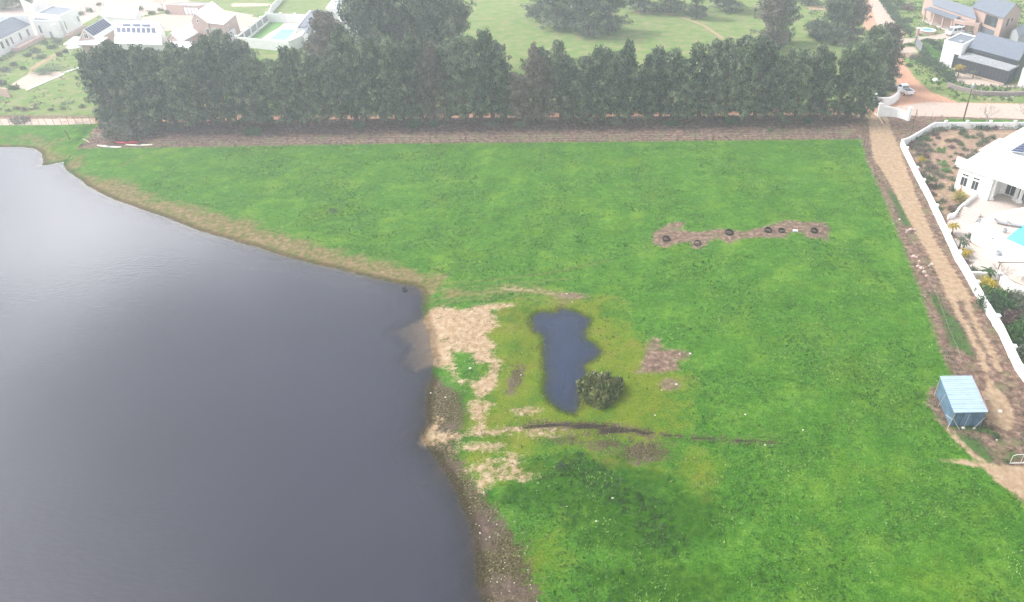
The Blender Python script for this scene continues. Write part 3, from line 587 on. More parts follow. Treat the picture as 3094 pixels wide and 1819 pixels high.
# taller trees beyond: (V x, V base y, V top y, proto, width, label)
far = [('bigbrown_1', 2172, 212, 65, .8, 'brownish tree at the right end of the windbreak beside the orange road'), ('rowgum_1', 2158, 238, 150, .8, 'low leafy tree beside the white entrance wall'),
       ('rowgum_2', 2140, 236, 80, 1.1, 'grey-green tree behind the right end of the windbreak'), ('row_2', 2125, 235, 72, 1.2, 'dark tree second from the orange road behind the windbreak'),
       ('big_0', 935, 210, -60, 1.0, 'huge grey-green tree rising above the windbreak, leftmost of the tall clump'), ('big_1', 1010, 200, -75, 1.0, 'huge grey-green tree in the middle of the tall clump'),
       ('big_2', 1075, 205, -50, 1.0, 'huge grey-green tree in the tall clump beside the pale meadow'), ('big_0', 1125, 175, -45, .85, 'tall grey-green tree, rightmost of the clump, edge on the pale meadow'),
       ('big_1', 965, 150, -70, .9, 'tall tree at the back of the clump beside the grey-roofed house'),
       ('bigbrown_0', 832, 215, 38, .95, 'tall narrow tree in front of the grey-roofed house'), ('rowgum_0', 862, 215, 62, 1.1, 'rounded tree right of the tall narrow one by the grey-roofed house'),
       ('rowgum_1', 795, 210, 92, 1.1, 'grey-green tree below the end wall of the pool garden'),
       ('big_2', 1330, 45, -70, 1.0, 'wide tree at the left of the group on the pale meadow'), ('big_0', 1375, 70, -60, 1.0, 'wide drooping tree with low branches on the pale meadow'),
       ('big_1', 1450, 88, -60, 1.0, 'tree standing nearest in the group on the pale meadow'), ('big_2', 1500, 78, -55, .95, 'tree at the right end of the group on the pale meadow'),
       ('big_0', 1415, 60, -65, .9, 'tree at the back of the group on the pale meadow'), ('big_0', 1580, 28, -80, 1.0, 'far tree on the top edge of the meadow, left of the bare patch'), ('big_2', 1650, 30, -70, 1.0, 'far tree just right of the bare patch on the meadow'), ('big_1', 1715, 45, -60, .6, 'drooping tree above the diagonal footpath'),
       ('big_0', 1790, 26, -80, 1.0, 'far tree between the footpath and the tall brownish tree'), ('big_1', 1990, 12, -80, .7, 'far tree behind the meadow, right of the tall brownish tree'),
       ('bigbrown_0', 1895, 120, -40, 1.05, 'tall brownish tree rising above the windbreak'), ('big_2', 1925, 105, -10, .6, 'dark tree just right of the tall brownish tree'),
       ('big_1', 2055, 108, -35, .72, 'dark dense tree left of the orange road'), ('bigbrown_1', 2095, 100, -5, .9, 'brownish tree between the dark dense tree and the orange road'), ('round_0', 2012, 95, 58, .8, 'low bushy tree left of the dark dense tree'),
       ('big_0', 10, 22, -60, .7, 'far dark tree in the top left corner'), ('big_1', 60, 14, -70, .6, 'far dark tree second from the top left corner'),
       ('rowgum_2', 575, 235, 82, 1.2, 'tree standing below the pink brick house, crown against its wall'), ('round_1', 608, 190, 108, .6, 'rounded yellow-green tree beside the path by the walled garden')]
for i, (k, v, vb, vt, w, lab) in enumerate(far):
    x, y = P('V', v, vb); h = max(4, height_to(x, y, vt * 1.2278)); 
    place_tree(k, x, y, 0, h, w, 'tall_tree' if h > 12 else 'tree', lab, 'tree', None)
# ---- shrubs
def shrub_mesh(seed, leaf, n=420, dome=.75, size=.16, spiky=False, R0=1.0):
    r = np.random.RandomState(seed); k = 60
    d = r.normal(size=(k, 3)); d[:, 2] = np.abs(d[:, 2]); d /= np.linalg.norm(d, axis=1, keepdims=True)
    c = d * (.35 + .5 * r.rand(k, 1)) * R0 * (1 + .25 * np.sin(d[:, :1] * 5 + seed)); c[:, 2] = c[:, 2] * dome + .12
    return leaf_mesh('foliage', c, .26, max(4, n // k), size, LEAF[leaf], .45 + r.normal(size=k) * .17, up=1.2 if spiky else .2, seed=seed, elong=1.8 if spiky else 1.0)
SH = {}
def shrub(f, x, y, r, h, leaf, label, name='shrub', group=None, cat='shrub', z=None, n=420, size=.16, spiky=False, stem=True):
    key = (leaf, n, size, spiky, random.randrange(3))
    if key not in SH: SH[key] = shrub_mesh(len(SH) + 3, leaf, n, size=size, spiky=spiky)
    if f is None: px, py, pz = x, y, gz(x, y)
    else: px, py, pz = G(f, x, y)
    if z is not None: pz = z; px, py = P(f, x, y, z)
    root = empty(name, (px, py, pz), random.uniform(0, 6.28), label, cat, group); root.scale = (r, r, h)
    o = bpy.data.objects.new('foliage', SH[key]); C.objects.link(o); o.parent = root
    if stem: MB().tube([(0, 0, -.05), (.03, 0, .3), (.05, .03, .6)], [.05, .04, .02], 5).obj('stem', 'bark', root)
    return root
# the round bush by the pond
bx = G('W', 2160, 1330)
cs = []; ts = []
for i in range(150):
    a = random.uniform(0, 6.28); q = math.sqrt(random.random()); hz_ = random.random()
    rr = 2.25 * q * (1 - .25 * hz_ ** 2) * (1 + .12 * math.sin(3 * a)); cs.append((math.cos(a) * rr * .92, math.sin(a) * rr * .85, .15 + 1.75 * hz_ * (1 - .45 * q * q))); ts.append(random.gauss(.45, .28))
rb = empty('round_bush', (bx[0], bx[1] + 1.4, 0), 0, 'big round olive-green reedy bush at the lower end of the blue pond', 'bush')
me = leaf_mesh('foliage', cs, .45, 60, .22, LEAF['reed'], ts, up=1.6, seed=77, elong=1.5); o = bpy.data.objects.new('foliage', me); C.objects.link(o); o.parent = rb
sb = MB()
for i in range(26):
    a = random.uniform(0, 6.28); rr = random.uniform(.2, 1.7); sb.tube([(0, 0, 0), (math.cos(a) * rr * .5, math.sin(a) * rr * .5, .8), (math.cos(a) * rr, math.sin(a) * rr, 1.5)], [.04, .03, .012], 4)
sb.obj('stems', 'bark', rb)
shrub('V', 318, 332, 4.2, 3.8, 'sage', 'big grey-green bush on the bank at the left end of the windbreak', n=1500, size=.14)
shrub('V', 282, 318, 2.6, 3.0, 'hedge', 'dark bush behind the big grey-green bush at the left end', n=1500, size=.14)
shrub('V', 360, 322, 2.6, 2.4, 'sage', 'smaller grey-green bush right of the big one on the bank', n=1500, size=.14)
shrub('V', 626, 330, 1.6, 1.8, 'bush', 'bright green bush on the brown bank below the windbreak', n=900)
shrub('O', 1340, 1400, .8, .7, 'bush', 'small bush on the brown bank near its right end')
for i, v in enumerate(np.linspace(415, 2050, 26)):
    if random.random() < .5: continue
    shrub('V', v + random.uniform(-20, 20), np.interp(v, [400, 2100], [318, 299]) + random.uniform(-2, 3), random.uniform(1.0, 1.8), random.uniform(.8, 1.8), random.choice(['hedge', 'sage', 'sage', 'hedge']),
          f'low bush at the foot of the windbreak, {ordw(i)} spot from the lake end', group='undergrowth bushes under the windbreak', n=900)
shrub('V', 2168, 242, 1.5, 1.6, 'bush', 'leafy green bush against the upper white entrance wall', n=900)
shrub('V', 2183, 222, 1.7, 2.6, 'sage', 'grey-green bush between the last tree and the pickup truck', n=1500, size=.14)
shrub('V', 2150, 262, 1.6, 2.4, 'hedge', 'dark bush at the very right end of the windbreak', n=1500, size=.14)
shrub('V', 2188, 185, 2.2, 3.2, 'mauve', 'brown twiggy bush along the left edge of the orange road', n=1500, size=.14)
# field tufts
for (a, b, r_, h_, lf, lb, fr) in [(820, 520, .8, .35, 'hedge', 'dark green tuft alone in the upper left of the meadow', 'V'), (1380, 1150, .55, .4, 'hedge', 'small dark weed left of the dark lush patch', 'V'),
        (880, 1080, .45, .5, 'bush', 'dark weed clump beside the left post of the metal gate', 'G'), (600, 360, .5, .3, 'hedge', 'green weed strip on the dirt below the tin shed', 'G')]:
    shrub(fr, a, b, r_, h_, lf, lb, name='weed', cat='weed')
# garden behind the white wall: (R7 x, y, r, h, leaf, what)
gard = [(780, 130, 1.3, .9, 'sage'), (880, 110, 1.4, 1.0, 'sage'), (980, 130, 1.5, 1.1, 'hedge'), (1090, 120, 1.4, 1.0, 'sage'), (700, 180, 1.2, .9, 'sage'), (820, 170, 1.2, .8, 'sage'), (1250, 110, 1.3, .9, 'hedge'), (1340, 130, 1.6, 1.2, 'bush'),
        (1440, 140, 1.6, 1.1, 'hedge'), (1530, 150, 1.3, .9, 'sage'), (1650, 130, 1.4, 1.0, 'mauve'), (1760, 120, 1.4, 1.0, 'sage'), (1880, 130, 1.4, 1.1, 'hedge'), (1980, 120, 1.4, 1.0, 'sage'), (2080, 150, 1.5, 1.2, 'hedge'),
        (570, 230, 1.3, .9, 'sage'), (500, 280, 1.4, 1.0, 'sage'), (560, 320, 1.3, .9, 'bush'), (420, 330, 1.2, .9, 'hedge'), (330, 290, .9, 1.1, 'hedge'), (350, 380, 1.2, .8, 'mauve'), (440, 400, 1.4, .9, 'sage'), (520, 420, 1.4, .9, 'sage'),
        (300, 430, 1.0, .8, 'mauve'), (380, 470, 1.3, .9, 'sage'), (480, 500, 1.4, .9, 'mauve'), (620, 500, 1.0, .8, 'hedge'), (440, 570, 1.3, .9, 'sage'), (540, 590, 1.2, .8, 'mauve'), (480, 660, 1.2, 1.1, 'yellow_'), (430, 740, .9, .9, 'sage'),
        (560, 690, 1.2, .8, 'sage'), (640, 760, 1.3, .8, 'mauve'), (560, 800, 1.3, .8, 'sage'), (700, 860, 1.2, .8, 'sage'), (500, 880, 1.0, .8, 'sage'), (600, 940, 1.1, .9, 'sage'), (660, 970, 1.0, 1.0, 'bush'), (800, 910, 1.0, .7, 'sage'),
        (540, 990, 1.0, .8, 'bush'), (640, 1080, 1.1, .9, 'mauve'), (720, 1080, 1.0, .9, 'hedge'), (800, 1060, .9, .7, 'sage'), (700, 240, .9, .9, 'mauve'), (740, 290, .7, .6, 'mauve'), (900, 340, .9, .6, 'mauve'), (1000, 330, 1.0, .6, 'sage'),
        (1100, 400, 1.1, .7, 'bush'), (960, 440, 1.0, .5, 'mauve'), (1060, 350, .9, .5, 'mauve'), (1170, 480, 1.0, .7, 'sage'), (1030, 540, .8, .4, 'sage'), (1120, 560, .7, .4, 'mauve'), (1200, 280, .9, .6, 'bush'), (1300, 280, 1.0, .5, 'bush'),
        (1400, 250, 1.3, .8, 'sage'), (1400, 400, 1.0, 1.0, 'hedge'), (1480, 350, 1.1, 1.2, 'hedge'), (1600, 300, 1.0, 1.0, 'hedge'), (1320, 510, .7, .8, 'hedge'), (1290, 590, 1.3, .9, 'sage'), (1200, 620, 1.0, .8, 'sage'), (940, 590, .6, .4, 'sage'),
        (1020, 660, .7, .4, 'hedge'), (740, 640, .5, .3, 'mauve'), (1130, 690, .7, .5, 'hedge'), (1030, 770, .9, .6, 'sage'), (960, 960, 1.0, .9, 'hedge'), (1000, 1080, 1.0, .8, 'sage'), (960, 1130, .8, .7, 'hedge'), (820, 1310, .9, .8, 'sage'),
        (740, 1340, .8, .5, 'bush'), (790, 1420, .8, .5, 'bush'), (960, 1430, 1.1, .8, 'mauve'), (1080, 1390, .9, .6, 'hedge'), (680, 400, .6, .5, 'sage'), (1000, 1480, .9, .7, 'hedge'), (660, 1200, .8, .6, 'mauve')]
desc = {'sage': 'grey-green', 'hedge': 'dark green', 'bush': 'leafy green', 'mauve': 'mauve-brown twiggy', 'yellow_': 'yellowish'}
def where(x, y):
    if y < 200: return 'by the far boundary wall'
    if x < 600 and y < 1000: return 'by the long boundary wall'
    if y > 850: return 'near the terrace steps'
    if x > 1150: return 'close to the white house'
    return 'beside the curved sand path'
cnt = {}
for (x, y, r_, h_, lf) in gard:
    w_ = where(x, y); kk = (lf, w_); cnt[kk] = cnt.get(kk, 0) + 1
    side = 'left'
    shrub('R7', x, y + 20, r_ * .85, h_, 'yellow' if lf == 'yellow_' else lf, f'{desc[lf]} garden shrub {w_}, {ordw(cnt[kk] - 1)} of that colour', name='garden_shrub', group='shrubs in the white house garden', n=420, spiky=lf in ('mauve',))
shrub('R7', 1135, 255, .95, 1.6, 'hedge', 'dark clipped ball shrub at the bend of the sand path', name='ball_shrub', n=900, size=.12)
for (x, y, l) in [(790, 500, 'beside the sand path'), (810, 715, 'farther of the two touching ones'), (875, 815, 'nearer of the two touching ones')]:
    shrub('R7', x, y + 25, 1.0, 1.0, 'bright', f'bright green dome shrub on bare soil, {l}', name='dome_shrub', group='bright green dome shrubs', n=900, size=.12)
# spiky pale agave by the terrace
ag = G('R7', 1070, 1300); ar = empty('agave', ag, 0, 'large pale yellow agave with reddish flower beside the terrace wall', 'plant')
mb = MB()
for i in range(46):
    a = i * 2.4; el = .15 + 1.15 * (i / 46); L = 1.9; d = Vector((math.cos(a) * math.cos(el), math.sin(a) * math.cos(el), math.sin(el))); s = Vector((-math.sin(a), math.cos(a), 0))
    p0 = Vector((0, 0, .1)); p1 = d * L * .55 + Vector((0, 0, .1)); p2 = d * L + Vector((0, 0, -.1))
    mb.add([p0 - s * .08, p0 + s * .08, p1 + s * .13, p1 - s * .13, p2], [(0, 1, 2, 3), (3, 2, 4)])
mb.obj('leaves', LEAF['aloe'], ar)
MB().tube([(0, .2, .2), (0, .3, 1.5), (.05, .4, 2.3)], [.08, .1, .03], 6).obj('flower_stalk', 'terra', ar)
def palm(f, x, y, h, r_, leaf, label, z=0, n=16, trunk='bark', group=None):
    if z == 0: p = G(f, x, y)
    else: q = P(f, x, y, z); p = (q[0], q[1], z)
    ro = empty('palm', p, random.random() * 6, label, 'palm', group)
    MB().tube([(0, 0, 0), (.05, 0, h * .5), (0, .05, h)], [.14, .10, .09], 7).obj('trunk', trunk, ro)
    mb = MB()
    for i in range(n):
        a = i * 2.4; el = .9 - 1.0 * (i / n); pts = []
        for k in range(5):
            t = k / 4; rr = r_ * t; z_ = h + r_ * (math.tan(el) * .5 * t - .55 * t * t)
            pts.append(Vector((math.cos(a) * rr, math.sin(a) * rr, z_)))
        s = Vector((-math.sin(a), math.cos(a), 0))
        for k in range(4):
            w0 = .16 * r_ * math.sin(math.pi * (k / 4 * .8 + .12)); w1 = .16 * r_ * math.sin(math.pi * ((k + 1) / 4 * .8 + .12))
            d = Vector((0, 0, -.4))
            mb.add([pts[k], pts[k + 1], pts[k + 1] + s * w1 + d * w1, pts[k] + s * w0 + d * w0], [(0, 1, 2, 3)]); mb.add([pts[k], pts[k + 1], pts[k + 1] - s * w1 + d * w1, pts[k] - s * w0 + d * w0], [(0, 1, 2, 3)])
    mb.obj('fronds', LEAF[leaf], ro); return ro
palm('R8', 955, 570, 1.4, .95, 'yellow', 'yellow-green palm inside the boundary wall below the terrace steps')
palm('R8', 1080, 800, 1.5, .7, 'sage', 'slim palm, farther of the pair by the boundary wall', group='slim palms by the boundary wall')
palm('R8', 1130, 850, 1.3, .7, 'sage', 'slim palm, nearer of the pair by the boundary wall', group='slim palms by the boundary wall')
palm('R8', 1170, 940, .9, .95, 'yellow', 'bushy yellow-green palm on the pale yard against the boundary wall')
palm('R8', 1525, 1260, 1.0, 1.1, 'bush', 'grey-green palm in front of the low cross wall')
palm('R5', 1475, 1160, 2.4, 1.4, 'yellow', 'yellowish palm in the yard of the dark building')
palm('R5', 1700, 1170, 1.5, .9, 'sage', 'small grey palm beside the yellowish one in the dark building yard')
shrub('R8', 1340, 660, 1.5, 1.0, 'hedge', 'dark green shrub against the white pool wall', n=900)
shrub('R8', 1510, 760, .7, .6, 'bush', 'small green plant at the corner of the white pool wall')
shrub('R8', 1215, 1040, .7, .6, 'mauve', 'dark red shrub between boundary wall and pale yard')
shrub('R8', 1280, 1160, .9, .7, 'hedge', 'low dark shrub where cross wall meets boundary wall')
shrub('R9', 1510, 130, 1.5, 1.3, 'yellow', 'orange-yellow flowering bush inside the wall corner', name='flowering_bush', n=1500, size=.13)
for (x, y, r_, h_, lf, lab) in [(1620, 310, 2.1, 2.0, 'bush', 'wide bright green crown right of the boundary wall'), (1530, 420, 1.5, 2.0, 'hedge', 'dark green shrub leaning over the boundary wall'), (1760, 480, 1.9, 1.9, 'hedge', 'dark broad shrub behind the gap in the boundary wall'),
        (1900, 330, 1.7, 1.5, 'sage', 'olive shrub between the dark shrubs and the white pool wall'), (2060, 400, 1.8, 1.5, 'sage', 'olive speckled shrub at the picture edge below the pool wall'), (1900, 640, 1.6, 1.5, 'mauve', 'grey twiggy shrub behind the boundary wall'),
        (2060, 640, 1.5, 1.4, 'mauve', 'grey twiggy shrub at the right picture edge'), (1850, 800, .9, .9, 'bush', 'low green shrub by a wall pillar'), (2040, 880, 1.8, 1.9, 'bush', 'rounded yellow-green shrub inside the wall'),
        (1960, 980, 1.2, 1.1, 'bush', 'green shrub below the rounded yellow-green one'), (2090, 1180, 1.4, 1.2, 'sage', 'lowest grey shrub inside the boundary wall'), (2090, 1050, 1.4, 1.1, 'hedge', 'dark shrub low at the right picture edge'), (2150, 760, 2.0, 1.8, 'hedge', 'dark shrub just cut by the right picture edge')]:
    shrub('R9', x, y + 60, r_, h_, lf, lab, n=1500, size=.14, spiky=lf == 'mauve')
def hedge(name, pts, w, h, leaf, label, n=90, z=0):
    cs = []; ts = []
    for (a, b) in zip(pts[:-1], pts[1:]):
        L = math.hypot(b[0] - a[0], b[1] - a[1]); m = max(2, int(L * w * h * 3.2)); ux, uy = (b[0] - a[0]) / L, (b[1] - a[1]) / L
        for i in range(m):
            t = random.random() * L; s = random.uniform(-.5, .5) * w * .85; zz = random.uniform(.12, 1) * h * .93
            cs.append((a[0] + ux * t - uy * s, a[1] + uy * t + ux * s, z + zz)); ts.append(random.gauss(.45, .15))
    c0 = (pts[0][0], pts[0][1], 0); cs = [(a - c0[0], b - c0[1], c) for a, b, c in cs]
    me = leaf_mesh(name, cs, .38, 22, .22, LEAF[leaf], ts, seed=len(cs)); o = bpy.data.objects.new(name, me); C.objects.link(o); o.location = c0
    return tag(o, label, 'hedge')
hedge('hedge', PP('R5', [(370, 60), (560, 350), (760, 540)]), 1.8, 2.0, 'hedge', 'tall green hedge between the orange road and the round pool garden')
hedge('hedge', PP('R5', [(330, -20), (370, 60), (420, 60), (700, 60)]), 2.5, 2.2, 'bush', 'hedge mass at the top of the orange road')
hedge('hedge', PP('R5', [(950, 870), (1020, 960), (1330, 1180), (1400, 1260)]), 2.6, 2.0, 'hedge', 'dark hedge between the roadside grass and the dark building yard')
hedge('hedge', PP('R5', [(960, 700), (1180, 900)]), 1.5, 1.4, 'bright', 'bright green hedge below the white annex')
hedge('hedge', PP('R5', [(1400, 1290), (1700, 1350), (2100, 1385), (2560, 1390)]), 1.3, 1.3, 'hedge', 'low dark hedge on top of the stone retaining wall')
for (x, y, r_, h_, lf, lab) in [(640, 660, 1.0, .7, 'bush', 'grassy shrub on the verge between the two driveways'), (760, 650, 1.1, .8, 'bush', 'second grassy shrub between the driveways, nearer the metal gate'), (1100, 640, 1.6, 1.4, 'hedge', 'dark shrub behind the metal gate'),
        (1190, 720, 1.6, 1.5, 'hedge', 'dark shrub against the white annex wall'), (1010, 600, 1.4, 1.2, 'hedge', 'dark shrub beside the driveway of the brick house'), (1180, 620, 1.2, .9, 'sage', 'grey shrub at the driveway edge'), (800, 850, 1.1, .8, 'sage', 'grey shrub on the brick bank below the driveway'),
        (900, 900, 1.1, .9, 'bush', 'green shrub at the foot of the brick bank'), (760, 960, 1.2, .8, 'bush', 'yellow-green roadside shrub on the orange road bend'), (1300, 930, .8, .6, 'sage', 'tiny shrub at the foot of the white annex'), (1410, 980, 1.0, 1.1, 'hedge', 'shrub at the corner of the dark building'),
        (620, 60, 2.2, 1.8, 'bush', 'wide shrub in the garden behind the tall hedge'), (740, 120, 2.4, 2.6, 'mauve', 'brownish shrub in front of the brick house gable'), (520, 130, 1.8, 1.6, 'bush', 'shrub above the tall hedge near the top of the picture'), (700, 300, 1.8, 1.4, 'hedge', 'shrub on the lawn behind the tall hedge'),
        (1650, 530, 1.1, .9, 'hedge', 'dark shrub below the grey car'), (2420, 1230, 1.2, .8, 'yellow', 'dry orange plant at the corner of the dark building')]:
    shrub('R5', x, y + 30, r_, h_, lf, lab, n=900, size=.15)
# left gardens
lg = [(450, 620, 'sage'), (560, 520, 'hedge'), (380, 560, 'sage'), (300, 600, 'sage'), (480, 470, 'hedge'), (620, 450, 'sage'), (150, 700, 'sage'), (60, 760, 'sage'), (250, 740, 'mauve'), (20, 900, 'sage'), (150, 950, 'hedge'), (640, 600, 'bush'), (700, 560, 'hedge'),
      (760, 240, 'sage'), (860, 160, 'sage'), (960, 130, 'hedge'), (700, 330, 'sage'), (640, 380, 'mauve'), (1060, 60, 'sage'), (1500, 110, 'bush'), (1620, 150, 'bush'), (1720, 120, 'hedge'), (1800, 150, 'bush')]
for i, (x, y, lf) in enumerate(lg):
    lf = {'hedge': 'bush', 'mauve': 'sage'}.get(lf, lf)
    shrub('L1', x, y, random.uniform(.9, 1.5), random.uniform(.8, 1.5), lf, f'{desc[lf]} shrub in the hazy left gardens, {ordw(i)} counting from the lawn path', name='garden_shrub', group='shrubs in the left gardens', n=420, size=.2)
shrub('L1', 500, 765, 4.4, .7, 'bush', 'flat round green bed beside the pale patio', name='round_bed', n=1500, size=.08, stem=False)
for i, (x, y) in enumerate([(200, 330), (290, 310), (460, 335)]): pass
for i, (x, y, lf, r_) in enumerate([(90, 1190, 'sage', .7), (180, 1170, 'mauve', .8), (270, 1180, 'mauve', .9), (390, 1165, 'sage', .7), (550, 1180, 'mauve', .7), (670, 1170, 'sage', .6), (210, 1310, 'sage', 1.6), (290, 1290, 'mauve', 1.0), (880, 1150, 'sage', .8)]):
    shrub('L1', x, y, r_, r_ * 1.1, lf, f'sparse twiggy sapling beside the pale left road, {ordw(i)} of the group', name='sapling', cat='sapling', group='saplings along the left road')
def bare_tree(f, x, y, h, label):
    p = G(f, x, y); r = random.Random(int(x)); ro = empty('bare_tree', p, 0, label, 'tree'); t = MB(); b = MB()
    t.tube([(0, 0, 0), (.05, 0, h * .2), (0, .05, h * .38)], [.13, .10, .08], 7)
    def br(p0, d, L, rad, k):
        p1 = p0 + d * L; b.tube([p0, p0.lerp(p1, .5) + Vector((r.gauss(0, .04), r.gauss(0, .04), .03)), p1], [rad, rad * .75, rad * .5], 4)
        if k > 0:
            for _ in range(3):
                q = (d + Vector((r.gauss(0, .5), r.gauss(0, .5), r.gauss(.12, .3)))).normalized(); br(p1, q, L * r.uniform(.6, .8), rad * .55, k - 1)
    for i in range(6):
        a = i * 1.05 + r.uniform(-.3, .3); br(Vector((0, .05, h * .36)), Vector((math.cos(a) * .8, math.sin(a) * .8, .7)).normalized(), h * .24, .055, 3)
    t.obj('trunk', 'greybark', ro); b.obj('branches', 'greybark', ro)
bare_tree('R6', 1890, 800, 4.2, 'leafless pale tree inside the far boundary wall, left one')
bare_tree('R6', 2450, 780, 4.4, 'leafless pale tree inside the far boundary wall, cut by the right picture edge')
bare_tree('U', 870, 1200, 3.2, 'leafless leaning tree against the white cross wall by the lower yard')
bare_tree('L1', 1750, 130, 5, 'leafless tree by the brown garage in the hazy distance')
# meadow blades: stuff
def field_grass():
    n = 110000; r = np.random.RandomState(3)
    y = 20 + 99 * r.rand(n) ** 1.15; x = -70 + r.rand(n) * 128
    sd = sdist(x, y, LAKE); bad = sd > -3
    pnd = sdist(x, y, POND) > -.4
    m1 = np.zeros(n, bool)
    ix = np.clip(np.searchsorted(gx, x) - 1, 0, nx - 1); iy = np.clip(np.searchsorted(gy, y) - 1, 0, ny - 1)
    for k in ('sand', 'mud', 'dirt', 'track', 'orange', 'tan'): m1 |= K[k][iy, ix] > -.4
    m1 |= (K['moss'][iy, ix] > -.6) & (r.rand(n) < .8)
    m1 |= lineY(x, FT) < y + .3
    e2 = PP('V', [(2120, 343), (2135, 400), (2180, 500), (2240, 650), (2270, 730), (2310, 850), (2345, 930), (2282, 990), (2345, 1075), (2440, 1150), (2520, 1240)])
    m1 |= x > np.interp(y, [a[1] for a in e2[::-1]], [a[0] for a in e2[::-1]]) - .3
    # the meadow ends at the verge
    keep = ~(bad | pnd | m1); dens = vnoise(x, y, .5, 21) + .5 * vnoise(x, y, 1.7, 22); keep &= (dens + r.normal(size=n) * .2 > -.1 + np.clip((y - 70) / 60, 0, 1) * .3)
    x, y = x[keep], y[keep]; zz = Z[iy[keep], ix[keep]]
    c = np.stack([x, y, zz + .03], 1); t = np.clip(.45 + .5 * vnoise(x, y, .8, 33) + r.normal(size=len(x)) * .12, 0, 1)
    me = leaf_mesh('meadow_grass', c, .17, 3, .17, LEAF['weed'], t, up=.4, shape=.35, seed=9, elong=1.3)
    o = bpy.data.objects.new('meadow_grass', me); C.objects.link(o); tag(o, 'short rough grass and broadleaf weeds covering the near meadow', 'grass', kind='stuff')
field_grass()

def scatter(name, label, leaf, xr, yr, n, rule, size, clr, per, up, seed, shape=.6):
    r = np.random.RandomState(seed); x = xr[0] + (xr[1] - xr[0]) * r.rand(n); y = yr[0] + (yr[1] - yr[0]) * r.rand(n)
    ix = np.clip(np.searchsorted(gx, x) - 1, 0, nx - 1); iy = np.clip(np.searchsorted(gy, y) - 1, 0, ny - 1)
    g = {k: a[iy, ix] for k, a in K.items()}; g['lake'] = sdLj[iy, ix]; g['pond'] = sdP[iy, ix]; g['x'] = x; g['y'] = y; g['cl'] = vnoise(x, y, 1.1, seed + 1) + .6 * vnoise(x, y, 3.2, seed + 2); g['r'] = r.rand(n)
    keep = rule(g) & (g['lake'] < -.4) & (g['pond'] < -.05); x, y, zz = x[keep], y[keep], Z[iy[keep], ix[keep]]
    t = np.clip(.45 + .35 * g['cl'][keep] + r.normal(size=len(x)) * .2, 0, 1)
    me = leaf_mesh(name, np.stack([x, y, zz + .05], 1), clr, per, size, LEAF[leaf], t, up=up, shape=shape, seed=seed, elong=1.4)
    o = bpy.data.objects.new(name, me); C.objects.link(o); tag(o, label, 'weeds', kind='stuff')
scatter('shore_weeds', 'olive weed tufts scattered over the sand, moss and mud between lake and pond', 'reed', (-32, 20), (22, 75), 28000,
    lambda g: ((g['sand'] > -.5) & (g['cl'] > .28) & (g['r'] < .5)) | ((g['mud'] > -.6) & (g['cl'] > .05) & (g['r'] < .55)) | ((g['moss'] > -1) & (g['cl'] > .18) & (g['r'] < .25)) | ((np.abs(g['pond'] + .35) < .3) & (g['r'] < .7)), .10, .16, 5, .9, 41)
scatter('bank_scrub', 'dry brown and grey scrub covering the bank below the windbreak', 'mauve', (-92, 46), (112, 136), 26000, lambda g: (g['dirt'] > -.2) & (g['orange'] < -.5) & (g['sand'] < 0) & (g['track'] < -.3) & (g['cl'] > -.1) & (g['r'] < .6), .17, .22, 5, .7, 51)
scatter('verge_weeds', 'patchy green and grey weeds on the verge beside the dirt track', 'sage', (22, 50), (38, 118), 26000, lambda g: (g['dirt'] > 0) & (g['soil'] < -.2) & (g['track'] < -.35) & (g['x'] > 20) & ((g['verge'] > -.3) | (g['cl'] > .12)) & (g['r'] < .6), .13, .2, 5, .8, 61)

def near_line(g, pts, w):
    return w - ldist(g['x'], g['y'], PP('V', pts))
scatter('tall_weeds', 'dark tall weed patch in the meadow below the ditch', 'bush', (-20, 20), (24, 60), 60000, lambda g: (near_line(g, [(1400, 1170), (1480, 1190), (1560, 1240), (1640, 1320)], 1.6) + g['cl'] * 1.8 > 0) & (g['r'] < .24), .16, .24, 5, .8, 71)
scatter('broadleaf_weeds', 'pale broadleaf weed patches in the near meadow', 'weed', (-20, 45), (22, 75), 60000, lambda g: (np.maximum(np.maximum(near_line(g, [(1560, 1360), (1600, 1440)], 1.5), near_line(g, [(1900, 1110), (2050, 1180), (2250, 1260)], 2.2)), np.maximum(near_line(g, [(2000, 850), (2200, 1000)], 2.5), near_line(g, [(1900, 980), (2100, 900)], 2.0))) + g['cl'] * 2.5 > .4) & (g['moss'] < -.5) & (g['dirt'] < -.5) & (g['r'] < .3), .14, .2, 4, .7, 81)

scatter('roadside_scrub', 'mottled green and yellowish scrub on the roadside bank and round the right-hand houses', 'bush', (52, 118), (138, 232), 52000, lambda g: (g['orange'] < -.6) & (g['pale'] < -.4) & (g['track'] < -.5) & (g['soil'] < -.5) & (g['cl'] > -.05) & (g['r'] < .35), .30, .30, 5, .6, 91)
scatter('garden_scrub', 'pale grey-green scrub in the hazy left gardens', 'sage', (-185, -95), (135, 215), 60000, lambda g: (g['orange'] < -1) & (g['pale'] < -.6) & (g['track'] < -.8) & (g['cl'] > .22) & (g['r'] < .2), .28, .28, 4, .6, 95)
